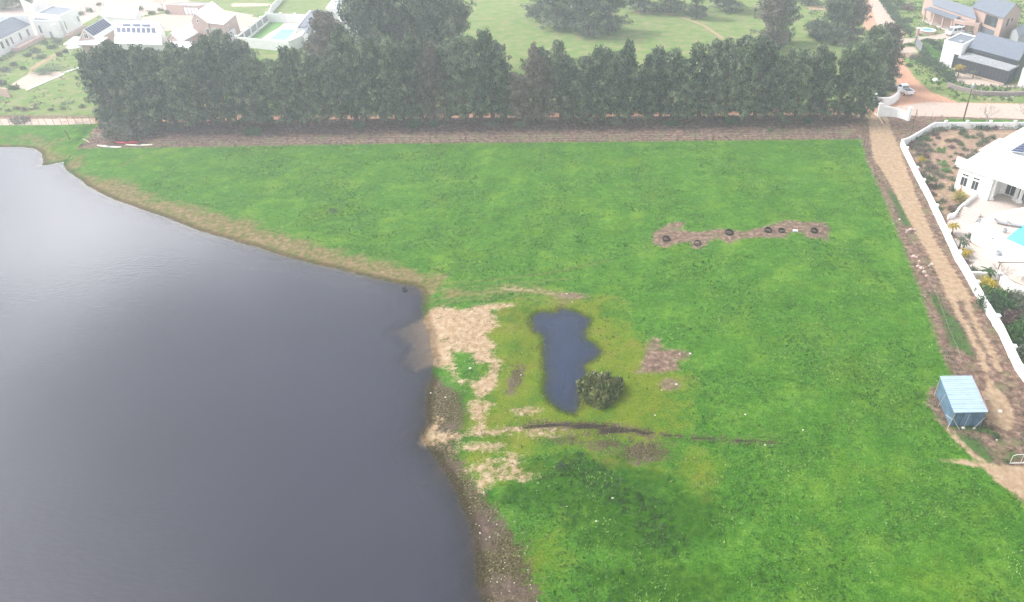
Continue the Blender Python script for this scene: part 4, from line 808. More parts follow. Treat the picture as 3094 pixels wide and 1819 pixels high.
# ================================================================ BUILDINGS, WALLS, FENCES
class Sk(MB):        # mesh builder in a building's own plan axes
    def __init__(s, b): super().__init__(); s.b = b
    def obj(s, name, m, parent=None, label=None, smooth=False):
        u, v = s.b.u, s.b.v
        s.v = [(x * u[0] + y * v[0], x * u[1] + y * v[1], z) for x, y, z in s.v]
        return super().obj(name, m, parent or s.b.root, label, smooth)
class Bld:
    def __init__(b, name, label, cat, A, B, Cp, fromB=False, z=0, L=None, D=None, group=None, root=None, ext=0):
        A = Vector(A[:2]); B = Vector(B[:2]); Cp = Vector(Cp[:2]); b.L = L or (B - A).length; u = (B - A).normalized()
        d = Cp - (B if fromB else A); b.D = D or d.length; v = d.normalized()
        A = A - u * ext; b.L += ext
        b.u, b.v = u, v; b.z = z
        if root: b.root = root; b.off = A - Vector(root.location[:2])
        else: b.root = empty(name, (A.x, A.y, z), 0, label, cat, group); b.off = Vector((0, 0))
    def m(b):
        return Sk2(b)
    def walls(b, h, m='white', x0=0, x1=None, y0=0, y1=None, name='wall', label=None):
        x1 = b.L if x1 is None else x1; y1 = b.D if y1 is None else y1
        return b.m().box(x0, y0, -.3, x1, y1, h).obj(name, m, b.root, label)
    def flat(b, h, m='slate', par=.35, x0=0, x1=None, y0=0, y1=None, pm='white', drop=.12):
        x1 = b.L if x1 is None else x1; y1 = b.D if y1 is None else y1; t = .22
        k = b.m().box(x0 + t, y0 + t, h, x1 - t, y1 - t, h + .06).obj('roof', m, b.root)
        q = b.m(); q.box(x0 - .02, y0 - .02, h - .1, x1 + .02, y0 + t, h + par); q.box(x0 - .02, y1 - t, h - .1, x1 + .02, y1 + .02, h + par)
        q.box(x0 - .02, y0 + t, h - .1, x0 + t, y1 - t, h + par); q.box(x1 - t, y0 + t, h - .1, x1 + .02, y1 - t, h + par); q.obj('parapet', pm, b.root)
        return k
    def gable(b, he, hr, wm='white', rm='roofwhite', along='y', x0=0, x1=None, y0=0, y1=None, over=.35, th=.12, hr_at=.5, he2=None, wall=True, cap=False):
        x1 = b.L if x1 is None else x1; y1 = b.D if y1 is None else y1; he2 = he if he2 is None else he2
        (a0, a1, c0, c1) = (x0, x1, y0, y1) if along == 'y' else (y0, y1, x0, x1)   # a: across, c: along the ridge
        am = a0 + (a1 - a0) * hr_at; ax = 'y' if along == 'y' else 'x'
        if wall: b.m().extr([(a0, -.3), (a1, -.3), (a1, he2), (am, hr), (a0, he)], c0, c1, ax).obj('wall', wm, b.root)
        s0 = (hr - he) / (am - a0); s1 = (hr - he2) / (a1 - am); e = .03
        prof = [(a0 - over, he - s0 * over + e), (am, hr + e), (a1 + over, he2 - s1 * over + e), (a1 + over, he2 - s1 * over + e + th), (am, hr + e + th), (a0 - over, he - s0 * over + e + th)]
        r = b.m().extr(prof, c0 - over * .6, c1 + over * .6, ax).obj('roof', rm, b.root)
        b.roof = (ax, a0, a1, am, he, he2, hr, e + th)
        return r
    def mono(b, h0, h1, rm='roofwhite', wm='white', th=.14, over=.3, wall=True, x0=0, x1=None, y0=0, y1=None, name='roof'):   # rises from y0 to y1
        x1 = b.L if x1 is None else x1; y1 = b.D if y1 is None else y1
        if wall: b.m().extr([(y0, -.3), (y1, -.3), (y1, h1), (y0, h0)], x0, x1, 'x').obj('wall', wm, b.root)
        s = (h1 - h0) / (y1 - y0)
        return b.m().extr([(y0 - over, h0 - s * over + .03), (y1 + over, h1 + s * over + .03), (y1 + over, h1 + s * over + .03 + th), (y0 - over, h0 - s * over + .03 + th)], x0 - over, x1 + over, 'x').obj(name, rm, b.root)
    def win(b, x, z, w, h, face='f', frame='frame', name='window', pane='glass', at=None, bars=1):
        t = .10; lo = -.02
        def bx(q, a0, z0, a1, z1, d0, d1):
            if face == 'f': y = at or 0; q.box(a0, y - d1, z0, a1, y - d0, z1)
            elif face == 'r': X_ = at if at is not None else b.L; q.box(X_ + d0, a0, z0, X_ + d1, a1, z1)
            elif face == 'l': X_ = at or 0; q.box(X_ - d1, a0, z0, X_ - d0, a1, z1)
            return q
        f = b.m(); a0, a1, z0, z1 = x - w / 2, x + w / 2, z, z + h
        bx(f, a0 - t, z1, a1 + t, z1 + t, lo, .07); bx(f, a0 - t, z0 - t, a1 + t, z0, lo, .09); bx(f, a0 - t, z0, a0, z1, lo, .07); bx(f, a1, z0, a1 + t, z1, lo, .07)
        for i in range(bars): c = a0 + (a1 - a0) * (i + 1) / (bars + 1); bx(f, c - .025, z0, c + .025, z1, lo, .055)
        fo = f.obj(name, frame, b.root)
        p = b.m(); bx(p, a0, z0, a1, z1, -.01, .03); p.obj('pane', pane, fo)
    def panels(b, side, c0, a_s, w, l, cols, rows, gap=.06, m='solar'):
        """solar panels on the roof slope: side 0 = low-a slope; c0 start along ridge, a_s distance from the eave up the slope"""
        ax, a0, a1, am, he, he2, hr, lift = b.roof
        if side == 0: n = math.hypot(am - a0, hr - he); da, dz, A0, Z0 = (am - a0) / n, (hr - he) / n, a0, he
        else: n = math.hypot(a1 - am, hr - he2); da, dz, A0, Z0 = -(a1 - am) / n, (hr - he2) / n, a1, he2
        for r_ in range(rows):
            for k in range(cols):
                s0 = a_s + r_ * (l + gap); s1 = s0 + l; q0 = c0 + k * (w + gap); q1 = q0 + w; P4 = []
                for s_, q_ in ((s0, q0), (s0, q1), (s1, q1), (s1, q0)):
                    a_, z_ = A0 + da * s_, Z0 + dz * s_ + lift + .10
                    P4.append((q_, a_, z_) if ax == 'x' else (a_, q_, z_))
                e = b.m().slab(P4, .05).obj('solar_panel', 'alu', b.root)
                cen = [sum(p[i] for p in P4) / 4 for i in range(3)]
                P5 = [tuple(cen[i] + (p[i] - cen[i]) * .94 + (.012 if i == 2 else 0) for i in range(3)) for p in P4]
                b.m().slab(P5, .01).obj('cells', m, e)
class Sk2(Sk):
    def obj(s, name, m, parent=None, label=None, smooth=False):
        u, v = s.b.u, s.b.v; o = s.b.off
        s.v = [(x * u[0] + y * v[0] + o.x, x * u[1] + y * v[1] + o.y, z) for x, y, z in s.v]
        return MB.obj(s, name, m, parent or s.b.root, label, smooth)
def wall_line(name, pts, h, t, m, label, cat='wall', pillars=(), ph=None, pw=.4, z=0, cap=True, closed=False, group=None, pcap=True):
    """pts: line of the outer foot; thickness goes to the left of travel if t<0"""
    root = empty(name, (pts[0][0], pts[0][1], z), 0, label, cat, group); p = [Vector((a[0] - pts[0][0], a[1] - pts[0][1])) for a in pts]
    n = len(p); off = []
    for i in range(n):
        d0 = (p[i] - p[i - 1]).normalized() if i > 0 else (p[1] - p[0]).normalized(); d1 = (p[i + 1] - p[i]).normalized() if i < n - 1 else d0
        if i == 0: d0 = d1
        nn = (Vector((-d0.y, d0.x)) + Vector((-d1.y, d1.x))); nn = nn / max(.3, nn.length_squared) * 2
        off.append(p[i] - nn * t)
    hs_ = h if hasattr(h, '__len__') else [h] * n
    b = MB(); vs = []
    for i in range(n): vs += [(p[i].x, p[i].y, -.3), (off[i].x, off[i].y, -.3), (off[i].x, off[i].y, hs_[i]), (p[i].x, p[i].y, hs_[i])]
    fs = [(0, 1, 2, 3), tuple(4 * (n - 1) + k for k in (3, 2, 1, 0))]
    for i in range(n - 1):
        a = 4 * i; c = a + 4
        for k in range(4): fs.append((a + k, c + k, c + (k + 1) % 4, a + (k + 1) % 4))
    b.add(vs, fs); b.obj('wall_body', m, root)
    for (s, f) in pillars:
        a = p[s] + (p[s + 1] - p[s]) * f; c = off[s] + (off[s + 1] - off[s]) * f; mid = (a + c) / 2; d = (p[s + 1] - p[s]).normalized(); nn = Vector((-d.y, d.x)); hh = ph or (hs_[s] + .25)
        q = [mid - d * pw / 2 - nn * pw / 2, mid + d * pw / 2 - nn * pw / 2, mid + d * pw / 2 + nn * pw / 2, mid - d * pw / 2 + nn * pw / 2]
        k = MB().prism([(v.x, v.y) for v in q], -.3, hh)
        if pcap: q2 = [mid + (v - mid) * 1.25 for v in q]; k.prism([(v.x, v.y) for v in q2], hh, hh + .08)
        k.obj('pillar', m, root)
    return root
# ---- long white boundary wall round the white house garden
bw = [P('R9', 2150, 1720), P('R9', 1980, 1482), P('R9', 1700, 890), P('R9', 1465, 510), P('R9', 1185, 0), P('R8', 1000, 960), P('R8', 800, 520), P('R8', 555, 0), P('R7', 400, 980), P('R7', 175, 520), P('R7', 132, 430)]
bw += [P('R7', 265, 288, 1.2), P('R7', 690, 42, 1.2), P('R7', 2400, 42, 1.2)]
bw[1] = P('R9', 1975, 1482)
pil = [(1, .35), (2, .3), (3, .55), (4, .85), (5, .65), (6, .5), (7, .55), (8, .15), (8, .85), (12, .1), (12, .3), (12, .52), (12, .75)]
wall_line('boundary_wall', bw, 1.15, .24, 'white', 'long white plastered boundary wall with low pillars along the dirt track', pillars=pil, pw=.38)
# entrance wing walls
ew = [P('R6', 215, 505), P('R6', 330, 508), P('R6', 450, 490), P('R6', 530, 455), P('R6', 590, 400)]
wall_line('entrance_wall', ew, [2.0, 1.7, 1.5, 1.5, 1.8], -.3, 'white', 'white curved entrance wing wall, farther one beside the parked pickup', pillars=[(0, .05), (3, .95)], ph=2.3, pw=.5)
ew = [P('R6', 290, 655), P('R6', 450, 655), P('R6', 560, 665), P('R6', 660, 690), P('R6', 730, 715)]
wall_line('entrance_wall', ew, [2.0, 1.8, 1.5, 1.4, 1.6], -.3, 'white', 'white curved entrance wing wall, nearer one at the start of the dirt track', pillars=[(0, .05), (3, .95)], ph=2.3, pw=.5)
# ---- white house
A = P('R7', 1090, 760, 3.5); Bp = P('R7', 1620, 940, 3.5); Cq = P('R7', 2117, 160, 3.5)
h1 = Bld('white_house', 'large white villa with white roof and columned veranda at the right picture edge', 'house', A, Bp, Cq, L=5.2, D=30)
h1.walls(3.5); h1.walls(3.5, x0=5.2, x1=17, y0=4.2, name='wall')
h1.m().slab([(-.35, -.35, 3.62), (5.3, -.35, 3.62), (4.2, 4.5, 4.3), (1.5, 14, 4.3), (-.35, 16, 3.62)], .12).obj('roof', 'roofwhite')
h1.m().slab([(5.3, -.35, 3.62), (17, -.6, 3.62), (17, 4.5, 4.3), (4.2, 4.5, 4.3)], .12).obj('roof', 'roofwhite')
h1.m().slab([(4.2, 4.5, 4.31), (17, 4.5, 4.31), (17, 30, 4.5), (1.5, 30, 4.5), (1.5, 14, 4.31)], .12).obj('roof', 'roofwhite')
h1.m().slab([(-.35, 16, 3.63), (1.5, 14, 4.3), (1.5, 30, 4.3), (-.35, 30, 3.63)], .12).obj('roof', 'roofwhite')
h1.m().box(-1.6, 10.5, -.2, .2, 17.5, 2.6).box(-1.75, 10.35, 2.6, .3, 17.65, 2.72).obj('side_wing', 'white')
h1.m().box(-4.2, 8.6, -.2, -1.0, 8.85, 1.3).obj('side_wall', 'white')
for k in range(6):
    e = h1.m().slab([(3.4, 15.2 - k * 1.12, 4.62), (3.4, 14.14 - k * 1.12, 4.62), (5.2, 14.14 - k * 1.12, 4.9), (5.2, 15.2 - k * 1.12, 4.9)], .06).obj('solar_panel', 'alu'); h1.m().slab([(3.46, 15.14 - k * 1.12, 4.65), (3.46, 14.2 - k * 1.12, 4.65), (5.14, 14.2 - k * 1.12, 4.92), (5.14, 15.14 - k * 1.12, 4.92)], .02).obj('cells', 'solar', e)
h1.m().box(3.0, 22, 4.3, 6.5, 26, 5.0).obj('roof_box', 'white')
for x in (1.2, 2.9): h1.win(x, 1.0, .9, 1.25, bars=1); h1.win(x, 2.5, .9, .25, bars=1)
h1.win(6.6, .2, 1.3, 2.3, at=4.2, bars=1); h1.win(9.6, .1, 3.6, 2.3, at=4.2, bars=3); h1.win(14, .1, 3.6, 2.3, at=4.2, bars=3)
for (x, y) in [(1575, 1290), (1735, 1180), (1965, 1300), (2030, 1340)]:
    q = P('R7', x, y); MB().box(-.32, -.32, -.1, .32, .32, .35).box(-.17, -.17, .35, .17, .17, 3.3).box(-.26, -.26, 3.3, .26, .26, 3.5).obj('column', 'white', h1.root).location = (q[0] - A[0], q[1] - A[1], 0)
# terrace, steps, pool terrace
def plate(name, pts, z, th, m, kind='structure', label=None, cat=None):
    c = pts[0]; o = MB().prism([(p[0] - c[0], p[1] - c[1]) for p in pts], z - th, z).obj(name, m); o.location = (c[0], c[1], 0); return tag(o, label, cat, kind=kind)
plate('terrace', PP('R7', [(1020, 1090), (1330, 1235), (1080, 1450), (1010, 1560), (900, 1640), (870, 1700), (940, 1800), (1010, 1860), (1250, 1960), (1500, 2110), (1800, 2230), (2500, 2450), (2500, 1000), (1600, 900)]), .05, .3, 'tile')
plate('lower_yard', PP('R8', [(985, 640), (1240, 715), (1500, 850), (1760, 940), (2300, 1150), (2300, 1500), (1700, 1200), (1290, 1190)]), .09, .3, 'paving')
wall_line('terrace_wall', [P('R7', 1345, 1235), P('R7', 1060, 1470), P('R8', 1020, 255), P('R8', 985, 300), P('R8', 880, 330)], .75, -.25, 'white', 'white parapet between the agave bed and the pink terrace')
st = Bld('terrace_steps', 'wide shallow pink terrace steps leading down to the boundary wall', 'steps', P('R8', 1060, 330), P('R8', 1310, 430), P('R8', 1180, 180), D=3.4)
for k in range(6): st.m().box(-.4, .0 + k * .55, .02, st.L, .0 + k * .55 + .56, .10 + k * .09).obj('step', 'tile')
pw = PP('R8', [(1330, 400), (1640, 235), (2300, 100), (2300, 1010), (1680, 735), (1290, 545)], 1.2)
root = empty('pool_terrace', (pw[0][0], pw[0][1], 0), 0, 'raised white walled swimming pool deck at the right picture edge', 'pool')
def loc(pts): return [(p[0] - pw[0][0], p[1] - pw[0][1]) for p in pts]
MB().prism(loc(pw), -.3, 1.2).obj('deck_wall', 'white', root)
MB().prism(loc(PP('R8', [(1480, 400), (1660, 290), (2300, 150), (2300, 340), (1820, 615)], 1.23)), 1.2, 1.23).obj('deck_paving', 'tile', root)
MB().prism(loc(PP('R8', [(1830, 635), (2130, 400), (2330, 300), (2330, 860)], 1.24)), 1.2, 1.24).obj('water', 'turq', root)
lo = PP('R8', [(1500, 845), (1560, 745), (1690, 742), (2300, 980), (2300, 1200), (1760, 935)], .7)
wl = MB().prism([(p[0] - lo[0][0], p[1] - lo[0][1]) for p in lo], -.3, .62).obj('overflow_ledge', 'white'); wl.location = (lo[0][0], lo[0][1], 0); tag(wl, 'low white ledge below the raised pool with pale blue trough', 'ledge')
MB().prism([(p[0] - lo[0][0], p[1] - lo[0][1]) for p in PP('R8', [(1690, 735), (1720, 725), (2300, 950), (2300, 985)], .64)], .6, .64).obj('water_trough', mat('trough_blue', (.35, .62, .72), .3, .05), wl)
wall_line('cross_wall', [P('R8', 1262, 1290), P('R8', 1700, 1300), P('R9', 1700, 70), P('R9', 1760, 160), P('R9', 1900, 240), P('R9', 2150, 320)], [.9, .9, 1.3, 1.3, 1.2, 1.1], -.3, 'white', 'white cross wall from the boundary wall curving round the lower yard')
bb = P('R8', 1700, 1140); t_ = empty('pergola', (bb[0], bb[1], 0), 0, 'single dark pergola beam on a post over the lower yard', 'pergola')
MB().tube([(0, 0, 0), (0, 0, 1.0)], .07).obj('post', 'timber', t_); MB().box(-.3, -.06, 1.0, 5.5, .06, 1.12).obj('beam', 'timber', t_)
def pot(f, x, y, z, r_, h_, m, label, name='flower_pot', cat='pot', group=None):
    q = P(f, x, y, z); o = MB().lathe([(r_ * .6, 0), (r_ * .95, h_ * .5), (r_, h_), (r_ * .85, h_), (r_ * .8, h_ * .8), (0, h_ * .8)], 12).obj(name, m, smooth=True); o.location = (q[0], q[1], z); return tag(o, label, cat, group)
pot('R8', 1395, 380, 1.2, .22, .6, 'grey', 'tall white pot on the pool deck corner nearest the steps'); pot('R8', 1800, 545, 1.2, .25, .6, 'grey', 'tall pale pot beside the turquoise pool corner')
q = pot('R8', 1685, 960, .1, .38, 1.0, 'grey', 'grey barrel standing on the pale lower yard', 'barrel', 'barrel')
q = P('R8', 1600, 660, .9); o = MB().lathe([(0, 0), (.2, 0), (.2, .5), (0, .5)], 12).obj('round_wall_hole', 'darkframe'); o.location = (q[0] - .1, q[1], .9); o.rotation_euler = (R(60), 0, 0); tag(o, 'round dark hole on the white pool wall', 'wall hole')  # dark drum added to stand in for the round hole in the wall
def lounger(f, x, y, rz, label):
    q = P(f, x, y, 1.24); ro = empty('sun_lounger', (q[0], q[1], 1.24), rz, label, 'sun lounger')
    MB().box(-.28, -.9, .22, .28, .3, .28).slab([(-.28, .3, .28), (.28, .3, .28), (.28, .9, .6), (-.28, .9, .6)], .05).obj('bed', 'grey', ro)
    for a in (-.22, .22):
        for c_ in (-.8, .25): MB().tube([(a, c_, 0), (a, c_, .22)], .025, 5).obj('leg', 'darkframe', ro)
lounger('R8', 1735, 405, 1.0, 'grey sun lounger on the pool deck, farther from the water'); lounger('R8', 1950, 445, 1.2, 'grey sun lounger on the pool deck nearest the water')
tb = P('R9', 2060, 40); ro = empty('garden_table', (tb[0] + .5, tb[1] + .5, .1), .4, 'white garden table on the lower yard at the picture edge', 'table'); MB().box(-1, -.5, .68, 1, .5, .74).obj('tabletop', 'white', ro)
for a in (-.9, .9):
    for c_ in (-.4, .4): MB().tube([(a, c_, 0), (a, c_, .68)], .03, 5).obj('leg', 'white', ro)
# ---- black building with annex
k1 = Bld('black_building', 'charcoal clad building with grey roof and panelled lean-to', 'building', P('R5', 1650, 705, 4.2), P('R5', 2390, 905, 4.2), P('R5', 1820, 470, 6), D=12.5)
k1.gable(4.2, 6.0, 'charcoal', 'slate', 'x', over=.25)
k1.win(4.5, 3.0, 7, .7, frame='darkframe', bars=5)
k2 = Bld('', '', '', P('R5', 1485, 860, 2.8), P('R5', 2240, 1060, 2.8), P('R5', 1650, 790, 3.0), D=4.2, root=k1.root)
k2.walls(2.7, 'charcoal', name='lean_to_wall'); k2.mono(2.75, 3.05, 'grey', wall=False, over=.1, name='lean_to_roof')
k2.roof = ('x', 0, k2.D, k2.D, 2.75, 2.75, 3.05, .17); k2.panels(0, 1.0, .5, .95, 2.0, 10, 1, gap=.12, m='grey')
for i in range(14): k2.m().box(.4 + i * .82, -.06, .1, .5 + i * .82, -.005, 2.6).obj('cladding_fin', 'darkframe')
k2.win(1.6, .1, 1.8, 2.2, 'r', frame='darkframe', pane='glass', bars=1)
an = Bld('white_annex', 'tall white flat-roofed block attached to the charcoal building', 'building', P('R5', 1285, 600, 5.2), P('R5', 1560, 665, 5.2), P('R5', 1520, 490, 5.2), D=9)
an.walls(5.0); an.flat(4.95, 'slate', par=.3); an.m().box(2.5, 1.5, 5.0, 3.6, 2.8, 5.3).obj('roof_hatch', 'grey'); an.win(3.6, .3, .9, 2.6, bars=1, frame='darkframe'); an.win(3.5, 2.4, 1.5, 1.0, 'r', frame='darkframe')
plate('yard_edge_wall', [(p[0], p[1]) for p in PP('R5', [(1430, 1060), (2160, 1270), (2190, 1240), (1450, 1035)])], .3, .6, 'brick', kind=None, label='low brick plinth along the foot of the charcoal building', cat='wall')
ws = Bld('white_outbuilding', 'small white wall corner cut by the right picture edge below the charcoal building', 'building', P('R5', 2440, 1060, 3), P('R5', 2700, 1110, 3), P('R5', 2560, 880, 3), D=4); ws.walls(3); ws.flat(2.95, 'slate')
# ---- brick house on the right
b1 = Bld('brick_house', 'two-storey pink brick house with grey roofs and solar panels, top right', 'house', P('E', 1550, 200, 5.6), P('E', 2080, 390, 5.6), P('E', 2400, 90, 7.6), fromB=True, D=11, L=9.8)
b1.gable(5.6, 7.9, 'brick', 'slate', 'x', over=.3, x0=-2.6)
b1.win(5.6, 3.1, 4.6, 2.0, frame='darkframe', bars=3); b1.win(5.3, .1, 5.0, 2.1, frame='darkframe', name='garage_door', pane='slate', bars=0); b1.win(.9, 1.5, .4, .6, frame='darkframe', bars=0)
b1.win(3.6, 3.4, .9, 1.5, 'r', frame='darkframe'); b1.win(6.0, 4.0, .5, .5, 'r', frame='darkframe', bars=0)
b2 = Bld('', '', '', P('E', 1010, 440, 2.9), P('E', 1550, 560, 2.6), P('E', 1250, 240, 3.4), D=6, root=b1.root)
b2.walls(3.0, 'brick', name='entrance_wall'); b2.flat(2.98, 'slate', pm='pink', par=.25); b2.win(1.6, .1, 2.2, 2.2, frame='pink', bars=1); b2.win(4.2, .1, 2.4, 2.3, frame='pink', pane='timber', bars=1)
b3 = Bld('', '', '', P('E', 390, 200, 3.0), P('E', 990, 420, 3.0), P('E', 620, 120, 3.5), D=4.4, root=b1.root)
b3.mono(2.95, 3.5, 'slate', wall=False, over=.25, name='veranda_roof'); b3.m().box(0, 4.3, -.2, b3.L, 4.5, 3.5).obj('veranda_back_wall', 'brick'); b3.m().box(-.1, -.1, -.2, b3.L + .1, 4.3, .25).obj('veranda_floor', 'tile')
for x in (.15, 4.2, 8.2, b3.L - .3): b3.m().box(x - .2, .0, .2, x + .2, .4, 3.0).obj('column', 'pink')
b3.win(6, .3, 9, 2.2, at=4.3, frame='darkframe', bars=5)
b4 = Bld('', '', '', P('E', 550, 20, 3.9), P('E', 1250, 250, 3.9), P('E', 620, -90, 5.5), D=9, root=b1.root)
b4.gable(3.9, 5.6, 'brick', 'slate', 'x', over=.2, x0=-3.5); b4.panels(0, 0.3, .6, 1.0, 1.9, 11, 1)
b4.win(-2.0, 1.7, 1.6, .7, frame='darkframe')
b5 = Bld('grey_roof_outbuilding', 'low outbuilding with plain grey roof at the right picture edge', 'building', P('E', 2250, 660, 2.8), P('E', 2470, 850, 2.8), P('E', 2520, 520, 2.8), D=9, L=6); b5.gable(2.8, 3.9, 'grey', 'slate', 'y', over=.2)
# round splash pool, gate, posts
rp = P('E', 450, 640, .8); ro = empty('round_pool', (rp[0], rp[1], 0), 0, 'round raised splash pool with white rim and blue water', 'pool')
MB().lathe([(1.9, -.1), (1.9, .75), (1.5, .75), (1.5, .5)], 28).obj('basin', 'brick', ro); MB().lathe([(2.0, .75), (2.0, .85), (1.45, .85), (1.45, .75)], 28).obj('rim', 'white', ro); MB().lathe([(1.46, .7), (0, .7)], 28).obj('water', 'blue', ro)
for i in range(16):
    q = G('E', 250 + i * 40 + random.uniform(-6, 6), [505, 545, 560, 590, 600, 620, 650, 670, 640, 665, 660, 690, 700, 690, 680, 670][i]); o = MB().lathe([(.18, 0), (.2, .12), (.1, .2), (0, .2)], 7).obj('pale_stone', 'stone'); o.location = (q[0], q[1] - .3, q[2]); tag(o, f'pale edging stone around the round splash pool, {ordw(i)} from the left', 'stone', 'edging stones around the splash pool')
gp = [P('R5', 845, 680), P('R5', 935, 790)]
ro = empty('driveway_gate', (gp[0][0], gp[0][1], 0), math.atan2(gp[1][1] - gp[0][1], gp[1][0] - gp[0][0]), 'grey metal sliding gate across the lower driveway', 'gate'); GL = math.hypot(gp[1][0] - gp[0][0], gp[1][1] - gp[0][1])
MB().box(0, -.04, .1, GL, .04, 1.9).obj('gate_leaf', 'slat', ro); MB().box(-.2, -.2, 0, .05, .2, 2.1).obj('gate_post', 'slate', ro); MB().box(GL, -.2, 0, GL + .3, .2, 2.1).obj('gate_post', 'slate', ro); MB().tube([(0, 0, 2.05), (1.2, 2.6, 2.1)], .05).obj('brace', 'white', ro)
MB
wall_line('brick_bank_wall', [P('R5', 640, 840), P('R5', 780, 870), P('R5', 940, 870)], .9, -.3, 'brick', 'low pinkish brick retaining wall below the lower driveway')
gpw = P('R5', 870, 545); ro = empty('gate_pillar', (gpw[0], gpw[1], 0), .3, 'pale gate pillar with white cap left of the round pool', 'pillar'); MB().box(-.3, -.3, -.1, .3, .3, 1.9).obj('shaft', 'brick', ro); MB().box(-.38, -.38, 1.9, .38, .38, 2.1).obj('cap', 'white', ro)
# stone retaining wall under the hedge
wall_line('stone_wall', PP('R5', [(1310, 1290), (1400, 1330), (1700, 1410), (1850, 1430), (2200, 1440), (2600, 1430)]), .8, -.5, 'drystone', 'grey mauve dry stone retaining wall below the low hedge')
q = G('R5', 1140, 1215); o = MB().lathe([(0, 0), (.5, 0), (.62, .3), (.4, .6), (0, .7)], 9).obj('white_boulder', 'white', smooth=True); o.location = q; tag(o, 'round white boulder alone on the grassy roadside bank', 'boulder')
for i, (x, y) in enumerate([(1230, 430), (1240, 645), (2195, 390), (2060, 320), (2300, 370), (1965, 400)]):
    q = G('R6', x, y); o = MB().lathe([(0, 0), (.22, 0), (.26, .12), (.12, .25), (0, .27)], 7).obj('roadside_stone', 'stone'); o.location = q; tag(o, f'pale roadside stone near the gravel road, {ordw(i)} from the entrance walls', 'stone', 'stones beside the gravel road')
# ---- left houses
ha = Bld('long_white_house', 'long white house with slate roof and narrow windows at the left picture edge', 'house', (-140.2, 175.2), P('A', 770, 610, 3.2), P('A', 770 - 430, 375, 5.4), D=6.4, ext=14)
ha.v = Vector((-math.cos(R(9)), -math.sin(R(9)))); ha.gable(3.2, 5.0, 'white', 'slate', 'x', over=.0)
for x, w in [(13.3, .9), (15.6, .9), (17.6, .7), (21.5, .8), (25.2, .9), (9, .9), (6, .9)]: ha.win(x, 1.2, w, 1.5, frame='frame')
ha.m().box(27.6, -.1, 3.0, 27.95, 6.5, 5.3).obj('gable_parapet', 'white'); ha.m().box(15, -2.2, -.2, 27, -.8, .9).obj('planter_wall', 'pink')
for i in range(2): pass
hb2 = Bld('flat_roof_house', 'tall white flat-roofed house block behind the long white house', 'house', P('A', 880, 345, 4.8), P('A', 1490, 410, 4.8), P('A', 1900, 210, 4.8), fromB=True)
hb2.walls(4.6); hb2.flat(4.6, 'slate', par=.4); hb2.win(.8, 1.6, .5, 1.9, 'r'); hb2.win(8, 2.0, 1.0, 1.2, 'r')
hc = Bld('flat_roof_wing', 'lower white flat-roofed wing in front of the tall white block', 'house', P('A', 810, 530, 3.9), P('A', 1450, 520, 3.9), P('A', 1500, 330, 3.9), fromB=True, D=4.5); hc.walls(3.7); hc.flat(3.7, 'slate', par=.35); hc.win(1.0, 1.2, .45, 1.7); hc.win(3.0, .1, .5, 1.4, name='door', pane='slat')
wall_line('garden_screen_wall', PP('A', [(610, 285), (880, 300), (1000, 260), (1250, 200)]), [3.4, 2.0, 2.4, 2.6], -.3, 'white', 'white swooping screen wall in the hazy top left corner')
# solar farmhouse
c1 = Bld('solar_farmhouse', 'white-roofed pink farmhouse with rows of solar panels behind the windbreak', 'house', P('B', 490, 990, 3.0), P('B', 890, 965, 3.0), P('B', 1400, 650, 3.0), fromB=True)
c1.gable(3.0, 5.0, 'pink', 'roofwhite', 'y', over=.3); c1.panels(1, .2, .35, 1.15, 2.1, 9, 1)
c1.win(c1.L / 2, 3.3, .7, .8, bars=1)
c2 = Bld('', '', '', P('B', 1400, 890, 3.2), P('B', 2500, 910, 3.2), P('B', 1400, 480, 5.6), D=7.4, root=c1.root)
c2.gable(3.2, 5.6, 'white', 'roofwhite', 'x', over=.3); cw = 1.17
c2.panels(0, .35, .55, cw * .96, 1.75, 8, 1); c2.panels(0, 1.8, 2.42, cw * 1.95, .95, 3, 1)
c2.win(2.4, 3.6, .5, .8, 'r', bars=0)
c3 = Bld('', '', '', P('B', 1400, 1080, 2.4), P('B', 2520, 1110, 2.4), P('B', 1400, 960, 2.9), D=2.6, root=c1.root); c3.mono(2.4, 2.95, 'roofwhite', wall=False, name='veranda_roof')
for i in range(5): c3.m().box(.2 + i * 2.3, 0, 0, .4 + i * 2.3, .15, 2.4).obj('veranda_post', 'white')
c4 = Bld('', '', '', P('B', 1050, 405, 3.2), P('B', 1860, 470, 3.2), P('B', 1950, 160, 4.2), fromB=True, root=c1.root); c4.mono(3.2, 4.2, 'roofwhite', 'white', over=.3)
c5 = Bld('', '', '', P('B', 150, 1110, 2.3), P('B', 940, 1115, 2.3), P('B', 440, 930, 2.9), D=3.2, root=c1.root); c5.mono(2.3, 2.95, 'roofwhite', wall=False, name='veranda_roof')
for x in (.1, 3.2, 6.2): c5.m().box(x, 0, 0, x + .18, .18, 2.35).obj('veranda_post', 'white')
q = P('L1', 830, 590); ro = empty('garden_umbrella', (q[0], q[1], 0), 0, 'white garden umbrella beside the farmhouse veranda', 'umbrella'); MB().tube([(0, 0, 0), (0, 0, 2.3)], .04).obj('pole', 'alu', ro); MB().lathe([(1.7, 1.9), (.9, 2.25), (0, 2.5)], 8).obj('canopy', 'white', ro)
c6 = Bld('low_pink_cottage', 'low pink cottage with white roof between the farmhouse and the brick house', 'house', P('Cc', 530, 950, 2.7), P('Cc', 850, 1045, 2.7), P('Cc', 1380, 760, 2.7), fromB=True, D=17)
c6.gable(2.7, 4.3, 'pink', 'roofwhite', 'y', over=.3); c6.win(c6.L / 2, 2.9, .55, .65, bars=1)
